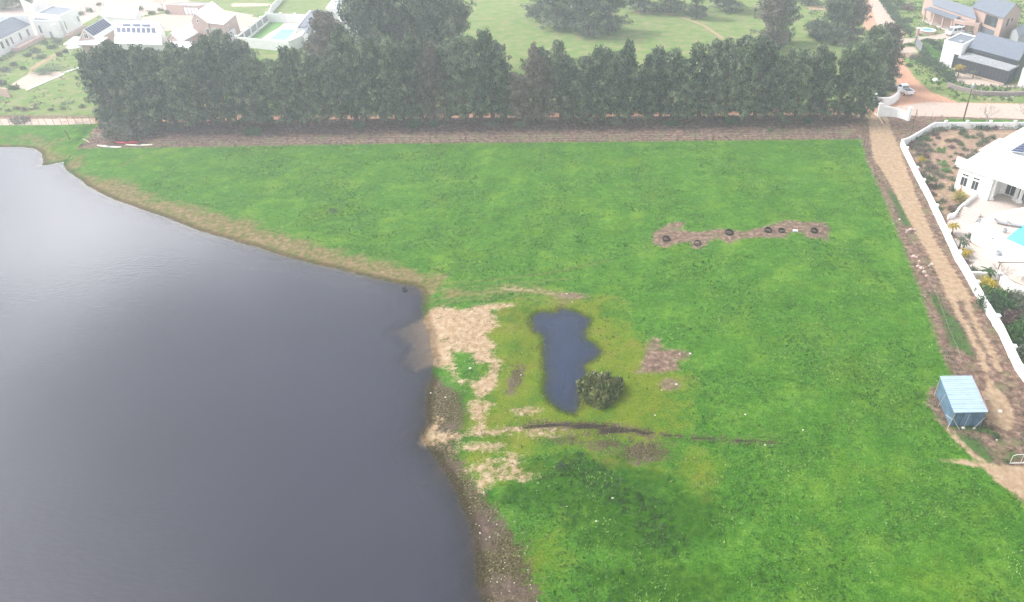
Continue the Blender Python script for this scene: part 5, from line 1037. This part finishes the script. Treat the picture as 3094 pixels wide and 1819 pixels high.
c7 = Bld('', '', '', P('Cc', 560, 1170, 2.3), P('Cc', 1100, 1190, 2.3), P('Cc', 600, 1050, 2.6), D=2.6, root=c6.root); c7.mono(2.3, 2.7, 'roofwhite', wall=False, name='veranda_roof')
for x in (.1, 2.4, 4.7): c7.m().box(x, 0, 0, x + .16, .16, 2.3).obj('veranda_post', 'white')
d1 = Bld('pink_brick_house', 'pink brick two-storey house with white roof beside the walled pool garden', 'house', P('Cc', 1140, 535, 5.0), P('Cc', 1545, 570, 5.0), P('Cc', 1930, 285, 5.0), fromB=True, D=13)
d1.gable(5.0, 6.9, 'pink', 'roofwhite', 'y', over=.2, he2=5.0, hr_at=.36)
d2 = Bld('', '', '', P('Cc', 1545, 575, 4.9), P('Cc', 1920, 620, 4.7), P('Cc', 2235, 350, 4.7), fromB=True, root=d1.root)
d2.walls(4.7, 'pink', x0=.0); d2.m().slab([(-.1, -.2, 5.05), (d2.L + .25, -.2, 4.85), (d2.L + .25, d2.D + .2, 4.85), (-.1, d2.D + .2, 5.05)], .12).obj('roof', 'roofwhite')
d2.win(1.2, 1.9, 1.0, 1.9, name='door', pane=mat('pale_green_door', (.35, .45, .4), .6, .05), bars=0); d2.win(2.8, 2.3, .8, 1.3); d1.win(4.0, 2.3, .8, 1.3); d1.win(1.9, 5.0, .45, .5, bars=0); d2.win(3.5, 2.3, .7, 1.5, 'r')
d3 = Bld('small_white_annex', 'small white box annex with a dark window beside the pink brick house', 'annex', P('Cc', 1955, 800, 2.6), P('Cc', 2110, 810, 2.6), P('Cc', 2225, 710, 2.6), fromB=True); d3.walls(2.5); d3.flat(2.5, 'roofwhite', par=.1); d3.win(d3.L / 2, .7, 1.1, 1.1, bars=0); d3.win(1.5, 1.2, .6, .7, 'r', bars=0)
g1 = Bld('garage', 'brown garage with pale four-panel door in the hazy distance', 'garage', P('Cc', 480, 120, 2.4), P('Cc', 1310, 145, 2.4), P('Cc', 900, 60, 2.4), D=5); g1.walls(2.3, 'pink'); g1.flat(2.3, 'grey', par=.15, pm='pink'); g1.win(7.3, .05, 4.2, 1.9, name='garage_door', frame='darkframe', pane='white', bars=3)
# walled pool garden
nl, nr, fl, fr_ = P('D', 80, 670, 2.2), P('D', 1030, 765, 2.2), P('D', 630, 245, 2.2), P('D', 1400, 268, 2.2)
wall_line('pool_garden_wall', [nl, (nl[0] * .5 + nr[0] * .5, nl[1] * .5 + nr[1] * .5), nr], 2.2, -.25, 'white', 'white front wall of the walled pool garden, facing the windbreak', pillars=[(0, .02), (1, .98)], pw=.45)
wall_line('pool_garden_wall', [fl, fr_], 2.2, -.25, 'white', 'white rear wall of the walled pool garden', pillars=[(0, .33), (0, .66)], pw=.45)
sw = empty('slatted_wall', (nl[0], nl[1], 0), math.atan2(fl[1] - nl[1], fl[0] - nl[0]), 'white garden side wall with five grey slatted infill panels', 'wall'); SL = math.hypot(fl[0] - nl[0], fl[1] - nl[1])
MB().box(.3, -.12, -.2, SL, .12, .5).obj('wall_base', 'white', sw); MB().box(.3, -.12, 2.0, SL, .12, 2.2).obj('top_beam', 'white', sw)
for i in range(6): x = i * SL / 5; MB().box(x - .25, -.25, -.2, x + .25, .25, 2.45).box(x - .32, -.32, 2.45, x + .32, .32, 2.55).obj('pillar', 'white', sw)
for i in range(5):
    b = MB(); x0, x1 = i * SL / 5 + .25, (i + 1) * SL / 5 - .25
    for k in range(10): b.box(x0, -.03, .52 + k * .148, x1, .03, .52 + k * .148 + .11)
    b.obj('slat_panel', 'slat', sw)
wall_line('slatted_fence', [fl, P('D', 760, 205), P('D', 930, 10)], 1.6, -.2, 'white', 'white garden wall continuing uphill from the pool garden corner', pillars=[(0, .9), (1, .6)], pw=.4)
plate('lawn', PP('D', [(250, 765), (690, 405), (960, 412), (860, 500), (620, 640), (480, 760)]), .04, .1, mat('lawn_green', (.12, .26, .07), .95, .25, 3, bump=.3))
plate('pool_paving', PP('D', [(480, 762), (620, 640), (860, 500), (960, 412), (1250, 420), (1150, 620), (1010, 775)]), .045, .1, 'tile')
pg = plate('swimming_pool', PP('D', [(700, 715), (910, 540), (1140, 545), (1060, 650), (980, 725)]), .075, .12, 'turq', kind=None, label='pale turquoise swimming pool inside the white walled garden', cat='pool')
e1 = Bld('pool_house', 'grey-roofed white house along the right side of the walled pool garden', 'house', P('D', 1200, 505, 3.1), P('D', 1425, 480, 3.1), P('D', 1640, 190, 3.1), fromB=True); e1.walls(3.0); e1.mono(3.0, 3.2, 'slate', wall=False, over=.0)
e1.m().box(-.3, -.2, -.2, .05, e1.D, 3.45).obj('parapet', 'white'); e1.m().box(e1.L, 0, -.2, e1.L + .3, e1.D * .7, 3.3).obj('parapet', 'white')
e2 = Bld('', '', '', P('D', 1040, 745, 2.5), P('D', 1300, 620, 2.5), P('D', 1420, 490, 2.5), fromB=True, D=7, root=e1.root); e2.walls(2.4); e2.flat(2.4, 'roofwhite', par=.08)
e3 = Bld('', '', '', P('D', 1290, 625, 2.8), P('D', 1430, 640, 2.8), P('D', 1500, 480, 2.8), fromB=True, D=8, root=e1.root); e3.gable(2.6, 3.3, 'white', 'slate', 'y', over=.15)
f1 = Bld('grey_gabled_house', 'grey-roofed gabled house rising behind the windbreak beside the tall tree clump', 'house', P('D', 1900, 150, 4.4), P('D', 2300, 225, 4.4), P('D', 2350, 10, 4.4), fromB=True, D=18); f1.gable(4.4, 6.0, 'white', 'slate', 'y', over=.3)
for x in (2.6, 3.9, 5.6): f1.win(x, 3.6, .8, .7)
f2 = Bld('', '', '', P('D', 2040, 455, 2.9), P('D', 2235, 455, 2.9), P('D', 2400, 330, 2.9), fromB=True, D=8, root=f1.root); f2.gable(2.9, 3.9, 'white', 'slate', 'y', over=.2)
f3 = Bld('', '', '', P('D', 1700, 150, 3.6), P('D', 1900, 150, 3.6), P('D', 2000, 10, 3.6), fromB=True, D=12, root=f1.root); f3.walls(3.5); f3.flat(3.5, 'roofwhite', par=.1)
f4 = Bld('', '', '', P('D', 1980, 320, 3.0), P('D', 2240, 330, 3.0), P('D', 2380, 240, 3.0), fromB=True, D=5, root=f1.root); f4.walls(2.9, 'grey'); f4.flat(2.9, 'slate', par=.15)
# left garden bits
wl2 = [P('L1', -60, 1010), P('L1', 110, 1040)]
wall_line('timber_wall', wl2, 1.6, -.3, 'brick', 'short brown brick wall stub with pale coping at the left picture edge')
for i in range(7):
    q = P('L1', 702 + i * 40, 770 - i * 14); o = MB().box(-.45, -.22, 0, .45, .22, .06).obj('stepping_stone', 'white'); o.location = (q[0], q[1], .02); o.rotation_euler = (0, 0, .5); tag(o, f'white rectangular stepping stone across the hazy lawn, {ordw(i)} from the patio', 'stepping stone', 'stepping stones on the lawn')
kb = PP('L1', [(290, 965), (690, 792)]); wall_line('patio_kerb', kb, .12, -.3, 'white', 'thin white kerb along the front of the pale patio')
hl = PP('L1', [(760, 410), (930, 300)]); wall_line('raised_planter', hl, .8, -1.5, 'pink', 'brown planter beside the pink gable end of the farmhouse')
cp = P('L1', 700, 400); o = MB().lathe([(.35, 0), (.35, 3.2), (.5, 3.3), (.5, 3.6), (0, 3.7)], 10).obj('chimney_pillar', 'white'); o.location = (cp[0], cp[1] - 2.5, 0); tag(o, 'pale round-capped pillar at the garden edge left of the farmhouse', 'pillar')
# ================================================================ FENCES, POSTS, POLES
def fence(name, pts, n, h, label, wires=3, m='timber', r_=.035, lean=.08):
    z0 = gz(*pts[0]); root = empty(name, (pts[0][0], pts[0][1], z0), 0, label, 'fence'); L = [0]
    for a, b in zip(pts[:-1], pts[1:]): L.append(L[-1] + math.hypot(b[0] - a[0], b[1] - a[1]))
    def at(s): return (float(np.interp(s, L, [p[0] for p in pts])), float(np.interp(s, L, [p[1] for p in pts])))
    tops = []; first = None
    for i in range(n):
        q = at(L[-1] * i / (n - 1)); z = gz(*q) - z0
        if first is None: first = MB().tube([(0, 0, -.1), (0, 0, h)], r_, 5).obj('post', m, root); o = first
        else: o = first.copy(); C.objects.link(o); o.parent = root
        o.location = (q[0] - pts[0][0], q[1] - pts[0][1], z); o.rotation_euler = (random.uniform(-lean, lean), random.uniform(-lean, lean), 0); tops.append((o.location[0], o.location[1], z))
    w = MB()
    for k in range(wires): w.tube([(a, b, c + h * (k + 1) / (wires + .15)) for a, b, c in tops], .006, 3)
    w.obj('wire', 'galv', root)
fence('wire_fence', [P('V', 400, 360), P('V', 1000, 352.5), P('V', 1500, 348.5), P('V', 2095, 342)], 40, 1.2, 'thin wire fence along the top edge of the meadow below the brown bank')
fence('roadside_fence', [P('L1', -50, 1335), P('L1', 400, 1335), P('L1', 980, 1332)], 14, 1.4, 'wire fence beside the pale road at the left picture edge')
fence('shore_fence', [P('L1', 1000, 1515, -.1), P('L', 1060, 395), P('L', 1100, 390), P('L', 1520, 395)], 7, 1.3, 'sagging wire fence from the shore past the kayaks')
fence('track_fence', [P('R8', 460, 1200), P('R9', 545, 150), P('R9', 690, 400), P('R9', 870, 940), P('R9', 1090, 1440), P('S', 760, 100)], 8, 1.3, 'wire fence with leaning posts between the meadow and the dirt track', wires=1)
fence('roadside_fence', [P('R6', 750, 690), P('R6', 1080, 690), P('R6', 1130, 730)], 5, 1.1, 'short fence from the entrance wall to the boundary wall corner')
fence('yard_fence', [P('B', 450, 330), P('B', 880, 280), P('B', 1250, 250)], 8, 2.2, 'tall thin-post fence across the pale yard between the left houses', m='darkframe')
def pole(name, f, x, y, top, r_, m, label, cat, lean=(0, 0), extra=None):
    q = G(f, x, y); root = empty(name, q, 0, label, cat); MB().tube([(0, 0, -.2), (lean[0], lean[1], top)], [r_, r_ * .75], 7).obj('shaft', m, root); return root
up = pole('utility_pole', 'R6', 1562, 715, 6.3, .14, 'pole', 'brown wooden utility pole with grey fittings beside the gravel road', 'pole')
MB().box(-.15, -.2, 5.7, .3, .2, 6.3).box(-.5, -.05, 6.0, .5, .05, 6.12).obj('transformer', 'grey', up); MB().lathe([(0, 6.3), (.16, 6.3), (.18, 6.6), (0, 6.7)], 8).obj('lamp_head', 'white', up)
pole('stay_pole', 'R6', 785, 905, 4.1, .07, 'pole', 'thin leaning brown pole against the corner of the white boundary wall', 'pole', lean=(.2, .2))
sp = pole('sign_post', 'R6', 75, 1110, 3.0, .06, 'pole', 'brown post with empty square frame at the meadow corner', 'post')
MB().box(-.35, -.03, 3.0, .35, .03, 3.07).box(-.35, -.03, 2.5, .35, .03, 2.57).box(-.35, -.025, 2.57, -.28, .025, 3.0).box(.28, -.025, 2.57, .35, .025, 3.0).obj('frame', 'pole', sp)
pole('fence_post', 'R6', 60, 945, 1.3, .07, 'pole', 'short thick post left of the framed post', 'post'); pole('fence_post', 'R6', 130, 1100, 1.3, .05, 'timber', 'short thin post right of the framed post', 'post'); pole('fence_post', 'R6', 270, 630, 1.0, .08, 'pole', 'stubby post at the foot of the nearer entrance wall', 'post')
pole('lake_post', 'L', 745, 355, 1.6, .1, 'timber', 'lone dark post on the grass above the lake corner', 'post', lean=(-.25, 0))
# ================================================================ SHED
SQ = [(29.60, 49.42), (32.42, 49.48), (29.98, 53.95)]
sh_ = Bld('tin_shed', 'small corrugated tin shed with pale blue-grey roof beside the dirt track', 'shed', SQ[0], SQ[1], SQ[2], z=0)
L_, D_ = sh_.L, sh_.D
b = sh_.m(); n = 32
def ribline(x0, y0, x1, y1, z0, z1a, z1b, nr):
    vs = []; dx, dy = x1 - x0, y1 - y0; L = math.hypot(dx, dy); nx_, ny_ = dy / L, -dx / L
    for i in range(nr + 1):
        o = .025 if i % 2 else 0; f = i / nr; x, y = x0 + dx * f + nx_ * o, y0 + dy * f + ny_ * o; vs += [(x, y, z0), (x, y, z1a + (z1b - z1a) * f)]
    return vs, [(2 * i, 2 * i + 2, 2 * i + 3, 2 * i + 1) for i in range(nr)]
for a_ in [(0, 0, L_, 0, 1.72, 1.72, 30), (L_, 0, L_, D_, 1.72, 1.95, 44), (L_, D_, 0, D_, 1.95, 1.95, 30), (0, D_, 0, 0, 1.95, 1.72, 44)]:
    x0, y0, x1, y1, za, zb, nr = a_; vs, fs = ribline(x0, y0, x1, y1, -.05, za, zb, nr); k = sh_.m(); k.add(vs, fs); k.obj('wall', 'shedwall')
k = sh_.m(); vs = []; nr = 48
for i in range(nr + 1):
    f = i / nr; y = -.18 + (D_ + .36) * f; z = 1.74 + (.23) * f + (.03 if i % 2 else 0); vs += [(-.12, y, z), (L_ + .12, y, z)]
k.add(vs, [(2 * i, 2 * i + 1, 2 * i + 3, 2 * i + 2) for i in range(nr)]); k.obj('roof', 'shedroof')
sh_.m().box(.9, -.09, .05, 1.75, -.035, 1.6).obj('door', mat('dull_blue_door', (.10, .17, .25), .6, .2, 4))
sh_.m().box(L_ + .12, -.18, 1.70, L_ + .16, D_ + .18, 2.0).obj('verge_strip', mat('rusty_edge', (.20, .10, .08), .8, .3, 6))
for pts in ([(-.25, -.25, 0), (.1, -.12, 1.7)], [(-.45, .5, .9), (.0, -.2, .9)], [(.05, -.12, .95), (.75, -.5, 0)], [(L_ + .1, -.15, 1.2), (L_ - .9, -.5, 0)], [(1.4, -.12, 1.4), (1.15, -.3, 0)], [(-.3, D_ - .4, 0), (-.12, D_ - .1, 1.9)], [(-.35, 2.6, 0), (-.1, 2.5, 1.6)]):
    sh_.m().tube(pts, .022, 5).obj('brace_pipe', 'galv')
q = P('S', 1140, 530); o = MB().box(-.3, -.05, 0, .35, .05, .08).obj('plank', 'paletimber'); o.location = (q[0], q[1], 0); tag(o, 'pale short plank on the sand right of the tin shed', 'plank')
# ================================================================ GATE
ga, gb = P('G', 965, 1145), P('G', 1900, 1120); GL = 3.4
gr = empty('farm_gate', (ga[0], ga[1], 0), math.atan2(gb[1] - ga[1], gb[0] - ga[0]), 'galvanised pipe farm gate cut by the right picture edge', 'gate')
MB().tube([(0, 0, .15), (GL, 0, .15)], .05).tube([(.35, 0, 1.15), (GL, 0, 1.15)], .035).tube([(.05, 0, .15), (.05, 0, 1.0), (.35, 0, 1.15)], .03).obj('frame', 'galv', gr)
MB().tube([(.95, 0, .15), (.95, 0, 1.15)], .025).tube([(1.1, 0, .15), (2.0, 0, 1.15)], .025).tube([(2.3, 0, .15), (2.3, 0, 1.15)], .025).obj('braces', 'galv', gr)
# ================================================================ TYRES
def tyre(x, y, z, R_, w, tilt, az, label, group):
    pr = []; n = 10
    for i in range(n + 1): a = math.pi * (-.5 + i / n); pr.append((R_ - w * .22 + math.cos(a) * w * .22, math.sin(a) * w * .48))
    pr += [(R_ * .80, w * .46), (R_ * .78, w * .40), (R_ * .90, w * .36), (R_ * .90, -w * .36), (R_ * .78, -w * .40), (R_ * .80, -w * .46), pr[0]]
    o = MB().lathe(pr, 28).obj('tyre', 'rubber', smooth=True); o.location = (x, y, z); o.rotation_euler = (tilt, 0, az); return tag(o, label, 'tyre', group)
for (a, b, R_, w, tilt, lab) in [(405, 378, .50, .55, .32, 'upright-set black tyre at the left end of the bare strip, pale soil inside'), (748, 425, .46, .5, .5, 'dark collapsed tyre lying lower than the rest, second from the left'), (1090, 308, .55, .55, .3, 'largest black tyre, alone in the middle of the bare strip'),
        (1515, 285, .50, .6, .34, 'tall black tyre with a neighbour close on its right'), (1660, 285, .43, .45, .25, 'smaller black tyre with a neighbour close on its left'), (2013, 290, .44, .6, .38, 'black tyre at the right end of the bare strip')]:
    q = G('T', a, b); w *= .72; tyre(q[0], q[1], q[2] + w * .40, R_ * 1.06, w, tilt, random.uniform(-.4, .4), lab, 'tyres on the bare strip')
q = P('W', 80, 125, WZ + .12); tyre(q[0], q[1], WZ + .14, .30, .22, .35, .3, 'single tyre half sunk in the lake near the shore corner', None)
q = G('T', 1810, 285); o = MB().box(-.34, -.12, 0, .34, .12, .16).box(-.30, -.16, .16, .3, .16, .2).obj('white_trough', 'white'); o.location = q; o.rotation_euler = (0, 0, -.2); tag(o, 'small white feed trough on the bare strip between the tyres', 'trough')
# ================================================================ KAYAKS
def kayak(f, x0, y0, x1, y1, wid, m, label):
    a, b = P(f, x0, y0, .15), P(f, x1, y1, .15); L = math.hypot(b[0] - a[0], b[1] - a[1]); z = gz((a[0] + b[0]) / 2, (a[1] + b[1]) / 2)
    root = empty('kayak', ((a[0] + b[0]) / 2, (a[1] + b[1]) / 2, z + .02), math.atan2(b[1] - a[1], b[0] - a[0]), label, 'kayak', 'kayaks on the bank'); n = 14; vs = []; fs = []
    for i in range(n + 1):
        t = i / n * 2 - 1; w = wid / 2 * max(.02, (1 - abs(t) ** 2.2)); k = .06 * t * t
        vs += [(t * L / 2, -w, .18 + k), (t * L / 2, -w * .6, .02 + k), (t * L / 2, w * .6, .02 + k), (t * L / 2, w, .18 + k), (t * L / 2, 0, .27 + k)]
    for i in range(n):
        for j in range(5): fs.append((5 * i + j, 5 * i + 5 + j, 5 * i + 5 + (j + 1) % 5, 5 * i + (j + 1) % 5))
    fs += [(4, 3, 2, 1, 0), tuple(5 * n + k for k in range(5))]; MB().add(vs, fs).obj('hull', m, root, smooth=True)
    MB().lathe([(.22, .25), (.26, .31), (.2, .31), (.17, .2), (0, .2)], 14, sx=1.7).obj('cockpit', 'darkframe', root)
kayak('L', 1035, 425, 1295, 445, .62, 'cream', 'white kayak lying leftmost on the bank above the lake'); kayak('L', 1235, 396, 1470, 396, .95, 'red', 'red kayak lying between the two pale ones'); kayak('L', 1340, 420, 1630, 420, .55, 'cream', 'yellowish kayak lying just in front of the red one')
# ================================================================ VEHICLES
def vehicle(name, f, rear, front, L, W_, prof, cab, roofz, m, label, cat, glass, wheels, bed=None):
    a, b = P(f, *rear, .5), P(f, *front, .5); cx, cy = (a[0] + b[0]) / 2, (a[1] + b[1]) / 2
    root = empty(name, (cx, cy, .0), math.atan2(b[1] - a[1], b[0] - a[0]), label, cat)
    def loft(pr, w0, w1, zmid):      # side profile, tucked in above zmid
        n = len(pr); vs = []
        for s in (-1, 1):
            for (x, z) in pr: w = w0 if z <= zmid else w1; vs.append((x, s * w / 2, z))
        return vs, [tuple(range(n)), tuple(range(2 * n - 1, n - 1, -1))] + [(i, i + n, (i + 1) % n + n, (i + 1) % n) for i in range(n)]
    vs, fs = loft(prof, W_, W_ * .97, .9); bo = MB().add(vs, fs).obj('body', m, root)
    bv = bo.modifiers.new('bev', 'BEVEL'); bv.width = .07; bv.segments = 2
    vs, fs = loft(cab, W_ * .93, W_ * .78, prof_top(prof)); co_ = MB().add(vs, fs).obj('cabin', m, root); bv = co_.modifiers.new('bev', 'BEVEL'); bv.width = .05; bv.segments = 2
    for nm, quad in glass: MB().slab(quad, .02).obj(nm, 'glass', root)
    for x in wheels:
        for s in (-1, 1):
            w = MB().lathe([(.0, -.1), (.3, -.11), (.34, -.06), (.34, .06), (.3, .11), (0, .1)], 16).obj('wheel', 'rubber', root, smooth=True); w.rotation_euler = (R(90), 0, 0); w.location = (x, s * (W_ / 2 - .08), .34)
            k = MB().lathe([(0, -.02), (.18, -.02), (.18, .02), (0, .03)], 12).obj('rim', 'alu', w); k.location = (0, 0, -s * .11)
    for s in (-1, 1):
        MB().box(L / 2 - .12, s * W_ * .36 - .16, .62, L / 2 + .02, s * W_ * .36 + .16, .8).obj('headlight', 'alu', root); MB().box(-L / 2 - .02, s * W_ * .42 - .08, .65, -L / 2 + .05, s * W_ * .42 + .08, .9).obj('tail_light', 'red', root)
    return root
def prof_top(p): return max(z for x, z in p) + .02
pk = vehicle('pickup_truck', 'R5', (760, 1400), (600, 1300), 5.1, 1.8, [(-2.5, .45), (-2.55, 1.0), (-.35, 1.0), (1.1, 1.02), (2.35, .9), (2.55, .7), (2.5, .4)], [(-.55, .98), (-.35, 1.62), (.75, 1.66), (1.45, 1.0)], 1.66, 'carwhite', 'white pickup truck parked on the orange gravel by the entrance walls', 'pickup truck',
    [('windscreen', [(1.38, -.72, 1.07), (1.38, .72, 1.07), (.83, .64, 1.63), (.83, -.64, 1.63)]), ('rear_window', [(-.56, -.7, 1.08), (-.42, -.64, 1.56), (-.42, .64, 1.56), (-.56, .7, 1.08)]), ('side_window', [(-.3, .86, 1.08), (1.1, .86, 1.08), (.65, .745, 1.56), (-.25, .745, 1.56)]), ('side_window', [(-.3, -.86, 1.08), (-.25, -.745, 1.56), (.65, -.745, 1.56), (1.1, -.86, 1.08)])], (-1.6, 1.65))
MB().box(-2.35, -.74, 1.0, -.68, .74, 1.035).obj('load_bed', 'darkframe', pk)
for s in (-1, 1): MB().box(-2.5, s * .86 - .05, .95, -.6, s * .86 + .05, 1.12).obj('bed_side', 'carwhite', pk)
MB().box(-2.56, -.8, .6, -2.48, .8, 1.12).obj('tailgate', 'carwhite', pk)
vehicle('minibus', 'E', (1180, 690), (890, 730), 5.0, 1.85, [(-2.4, .4), (-2.45, 1.15), (2.3, 1.1), (2.5, .85), (2.45, .4)], [(-2.38, 1.1), (-2.3, 1.98), (1.45, 2.0), (2.2, 1.12)], 2.0, 'carwhite', 'white minibus parked beside the round splash pool', 'minibus',
    [('windscreen', [(2.14, -.76, 1.22), (2.14, .76, 1.22), (1.55, .68, 1.93), (1.55, -.68, 1.93)])] + [('side_window', [(x0, s * .865, 1.25), (x1, s * .865, 1.25), (x1, s * .76, 1.82), (x0, s * .76, 1.82)][::s]) for s in (-1, 1) for x0, x1 in ((.4, 1.35), (-1.0, .2), (-2.1, -1.2))], (-1.5, 1.6))
vehicle('parked_car', 'E', (1500, 700), (1290, 740), 4.2, 1.75, [(-2.05, .35), (-2.1, .85), (-1.5, .92), (1.2, .9), (2.0, .72), (2.1, .35)], [(-1.7, .9), (-1.2, 1.38), (.3, 1.4), (1.1, .9)], 1.4, 'cardark', 'dark grey-green car parked in front of the garage door', 'car',
    [('windscreen', [(1.02, -.7, .97), (1.02, .7, .97), (.4, .62, 1.37), (.4, -.62, 1.37)]), ('rear_window', [(-1.68, -.7, .97), (-1.25, -.62, 1.36), (-1.25, .62, 1.36), (-1.68, .7, .97)])] + [('side_window', [(x0, s * .83, .98), (x1, s * .83, .98), (x1 - .1, s * .70, 1.32), (x0 + .1, s * .70, 1.32)][::s]) for s in (-1, 1) for x0, x1 in ((-.25, .85), (-1.35, -.3))], (-1.3, 1.35))
# ================================================================ LOGS, STONES, DEBRIS
def log(f, x0, y0, x1, y1, r_, m, name, label, cat, z=None):
    a, b = G(f, x0, y0), G(f, x1, y1); root = MB().tube([(0, 0, r_), ((b[0] - a[0]) / 2 + .05, (b[1] - a[1]) / 2, r_ * 1.3), (b[0] - a[0], b[1] - a[1], b[2] - a[2] + r_)], [r_, r_ * .9, r_ * .6], 7).obj(name, m); root.location = a; return tag(root, label, cat)
log('R6', 240, 635, 360, 775, .25, 'paletimber', 'log', 'thick pale log lying on the dirt track near the entrance walls', 'log')
log('R6', 310, 680, 395, 760, .14, 'timber', 'log', 'thinner dark log beside the thick pale one', 'log')
log('L', 735, 550, 880, 400, .07, 'timber', 'drain_pipe', 'thin dark pipe running from the lake corner to the fence', 'pipe')
log('L', 890, 360, 960, 400, .09, 'paletimber', 'fallen_post', 'fallen pale post beside the fence above the lake', 'post')
br = G('L1', 980, 1310); root = empty('branch_pile', br, 0, 'pile of pale dead branches at the left end of the windbreak', 'branch pile'); mb = MB()
for i in range(34):
    a = random.uniform(0, 6.28); L = random.uniform(.8, 2.4); x, y = random.gauss(0, 2.0), random.gauss(0, .5); mb.tube([(x, y, random.uniform(.05, .4)), (x + math.cos(a) * L * .5, y + math.sin(a) * L * .4, random.uniform(.2, .8)), (x + math.cos(a) * L, y + math.sin(a) * L * .8, random.uniform(.05, .5))], [.06, .05, .02], 4)
mb.obj('branches', 'paletimber', root)
def stone(f, x, y, r_, label, group=None, m='stone', name='stone'):
    r_ *= .72; q = G(f, x, y); rr = random.Random(int(x * 7 + y)); b = MB(); n = 7; vs = []
    prof = [(.0, -.02), (.9, 0), (1.0, .35), (.6, .75), (0, .85)]
    for p_, z in prof:
        for j in range(n): t = 6.283 * j / n; k = p_ * r_ * rr.uniform(.8, 1.2); vs.append((k * math.cos(t), k * math.sin(t) * .8, z * r_))
    b.add(vs, [(i * n + j, i * n + (j + 1) % n, (i + 1) * n + (j + 1) % n, (i + 1) * n + j) for i in range(len(prof) - 1) for j in range(n)]); o = b.obj(name, m); o.location = q; return tag(o, label, 'stone', group)
ws_ = mat('white_stone', (.6, .57, .5), .8, .05)
for (f, x, y, r_, lab) in [('W', 780, 965, .2, 'white stone on the sandy bank patch'), ('W', 795, 360, .13, 'white stone near the top of the sandy bank'), ('W', 1320, 1035, .12, 'white stone on the grey mud left of the pond'), ('W', 2088, 993, .13, 'white stone at the pond edge above the round bush'), ('W', 358, 1228, .13, 'white stone at the lake edge below the sandy bank'),
        ('W', 515, 1273, .14, 'white stone on the shore left of a green patch'), ('W', 1808, 168, .14, 'white stone on the bare patch above the pond'), ('W', 1868, 258, .1, 'small white stone above the pond, below the bare patch'), ('Y', 655, 315, .2, 'largest white stone at the tip of the brown triangle'), ('Y', 543, 315, .13, 'white stone inside the tip of the brown triangle'),
        ('Y', 508, 643, .18, 'white stone below the brown triangle'), ('Y', 350, 702, .11, 'small white stone left below the brown triangle'), ('Y', 1242, 963, .15, 'white stone alone in the lush meadow right of the round bush'), ('Y', 1452, 1290, .15, 'white stone just below the end of the drain line'), ('Y', 1858, 1128, .13, 'white stone beside a dark weed farther right in the meadow'),
        ('Y', 278, 970, .12, 'white stone in the mossy ground near the drain line'), ('X', 1560, 733, .17, 'white stone in the dark lush patch near the bottom'), ('X', 1440, 898, .14, 'white stone at the bottom edge of the dark lush patch'), ('X', 1228, 792, .1, 'small white stone left of the dark lush patch'),
        ('S', 985, 962, .22, 'pale rock just below the tin shed'), ('S', 820, 958, .25, 'flat pale rock below the left corner of the tin shed'), ('G', 620, 462, .12, 'white stone among weeds above the farm gate'), ('R8', 125, 335, .22, 'white rock on the grass edge beside the track'), ('R8', 25, 408, .12, 'small white rock in the meadow edge'), ('S', 1375, 710, .3, 'flat pale rock on the sand right of the tin shed'), ('R9', 535, 300, .12, 'small white stone at the meadow edge halfway down the track')]:
    stone(f, x, y, r_, lab, m=ws_)
for i in range(44):      # stones strewn on the muddy shore
    t = random.random(); vy = 1180 + 300 * t; vx = np.interp(vy, [1180, 1240, 1310, 1390, 1482], [1130, 1150, 1175, 1185, 1200]) + random.random() ** 1.2 * np.interp(vy, [1180, 1300, 1482], [40, 110, 150])
    stone('V', vx, vy, random.uniform(.05, .10), 'small pale stone strewn on the muddy brown lake shore', 'stones on the muddy shore', m=random.choice(['stone', 'stone', ws_]))
rub = [(250, 520), (300, 500), (360, 500), (380, 560), (420, 530), (350, 930), (400, 940), (440, 1000), (420, 1090), (480, 1120), (520, 1180), (560, 1240), (230, 540), (600, 1080), (640, 1060)]
for i, (x, y) in enumerate(rub): stone('R8', x, y, random.uniform(.18, .42), f'pale rubble lump between meadow and track, {ordw(i)} counting down the track', 'rubble beside the track', name='rubble', m=random.choice(['stone', 'pink']))
# ================================================================ AIR
hb = MB().box(-900, -120, -5, 900, 900, 46)
hz = bpy.data.materials.new('haze_air'); hz.use_nodes = True; t = hz.node_tree; t.nodes.remove(t.nodes['Principled BSDF'])
pv = t.nodes.new('ShaderNodeVolumePrincipled'); pv.inputs['Color'].default_value = (.88, .93, 1, 1); pv.inputs['Density'].default_value = .0011; pv.inputs['Anisotropy'].default_value = .35
t.links.new(pv.outputs[0], t.nodes['Material Output'].inputs['Volume'])
ho = hb.obj('haze', hz); tag(ho, kind='stuff')
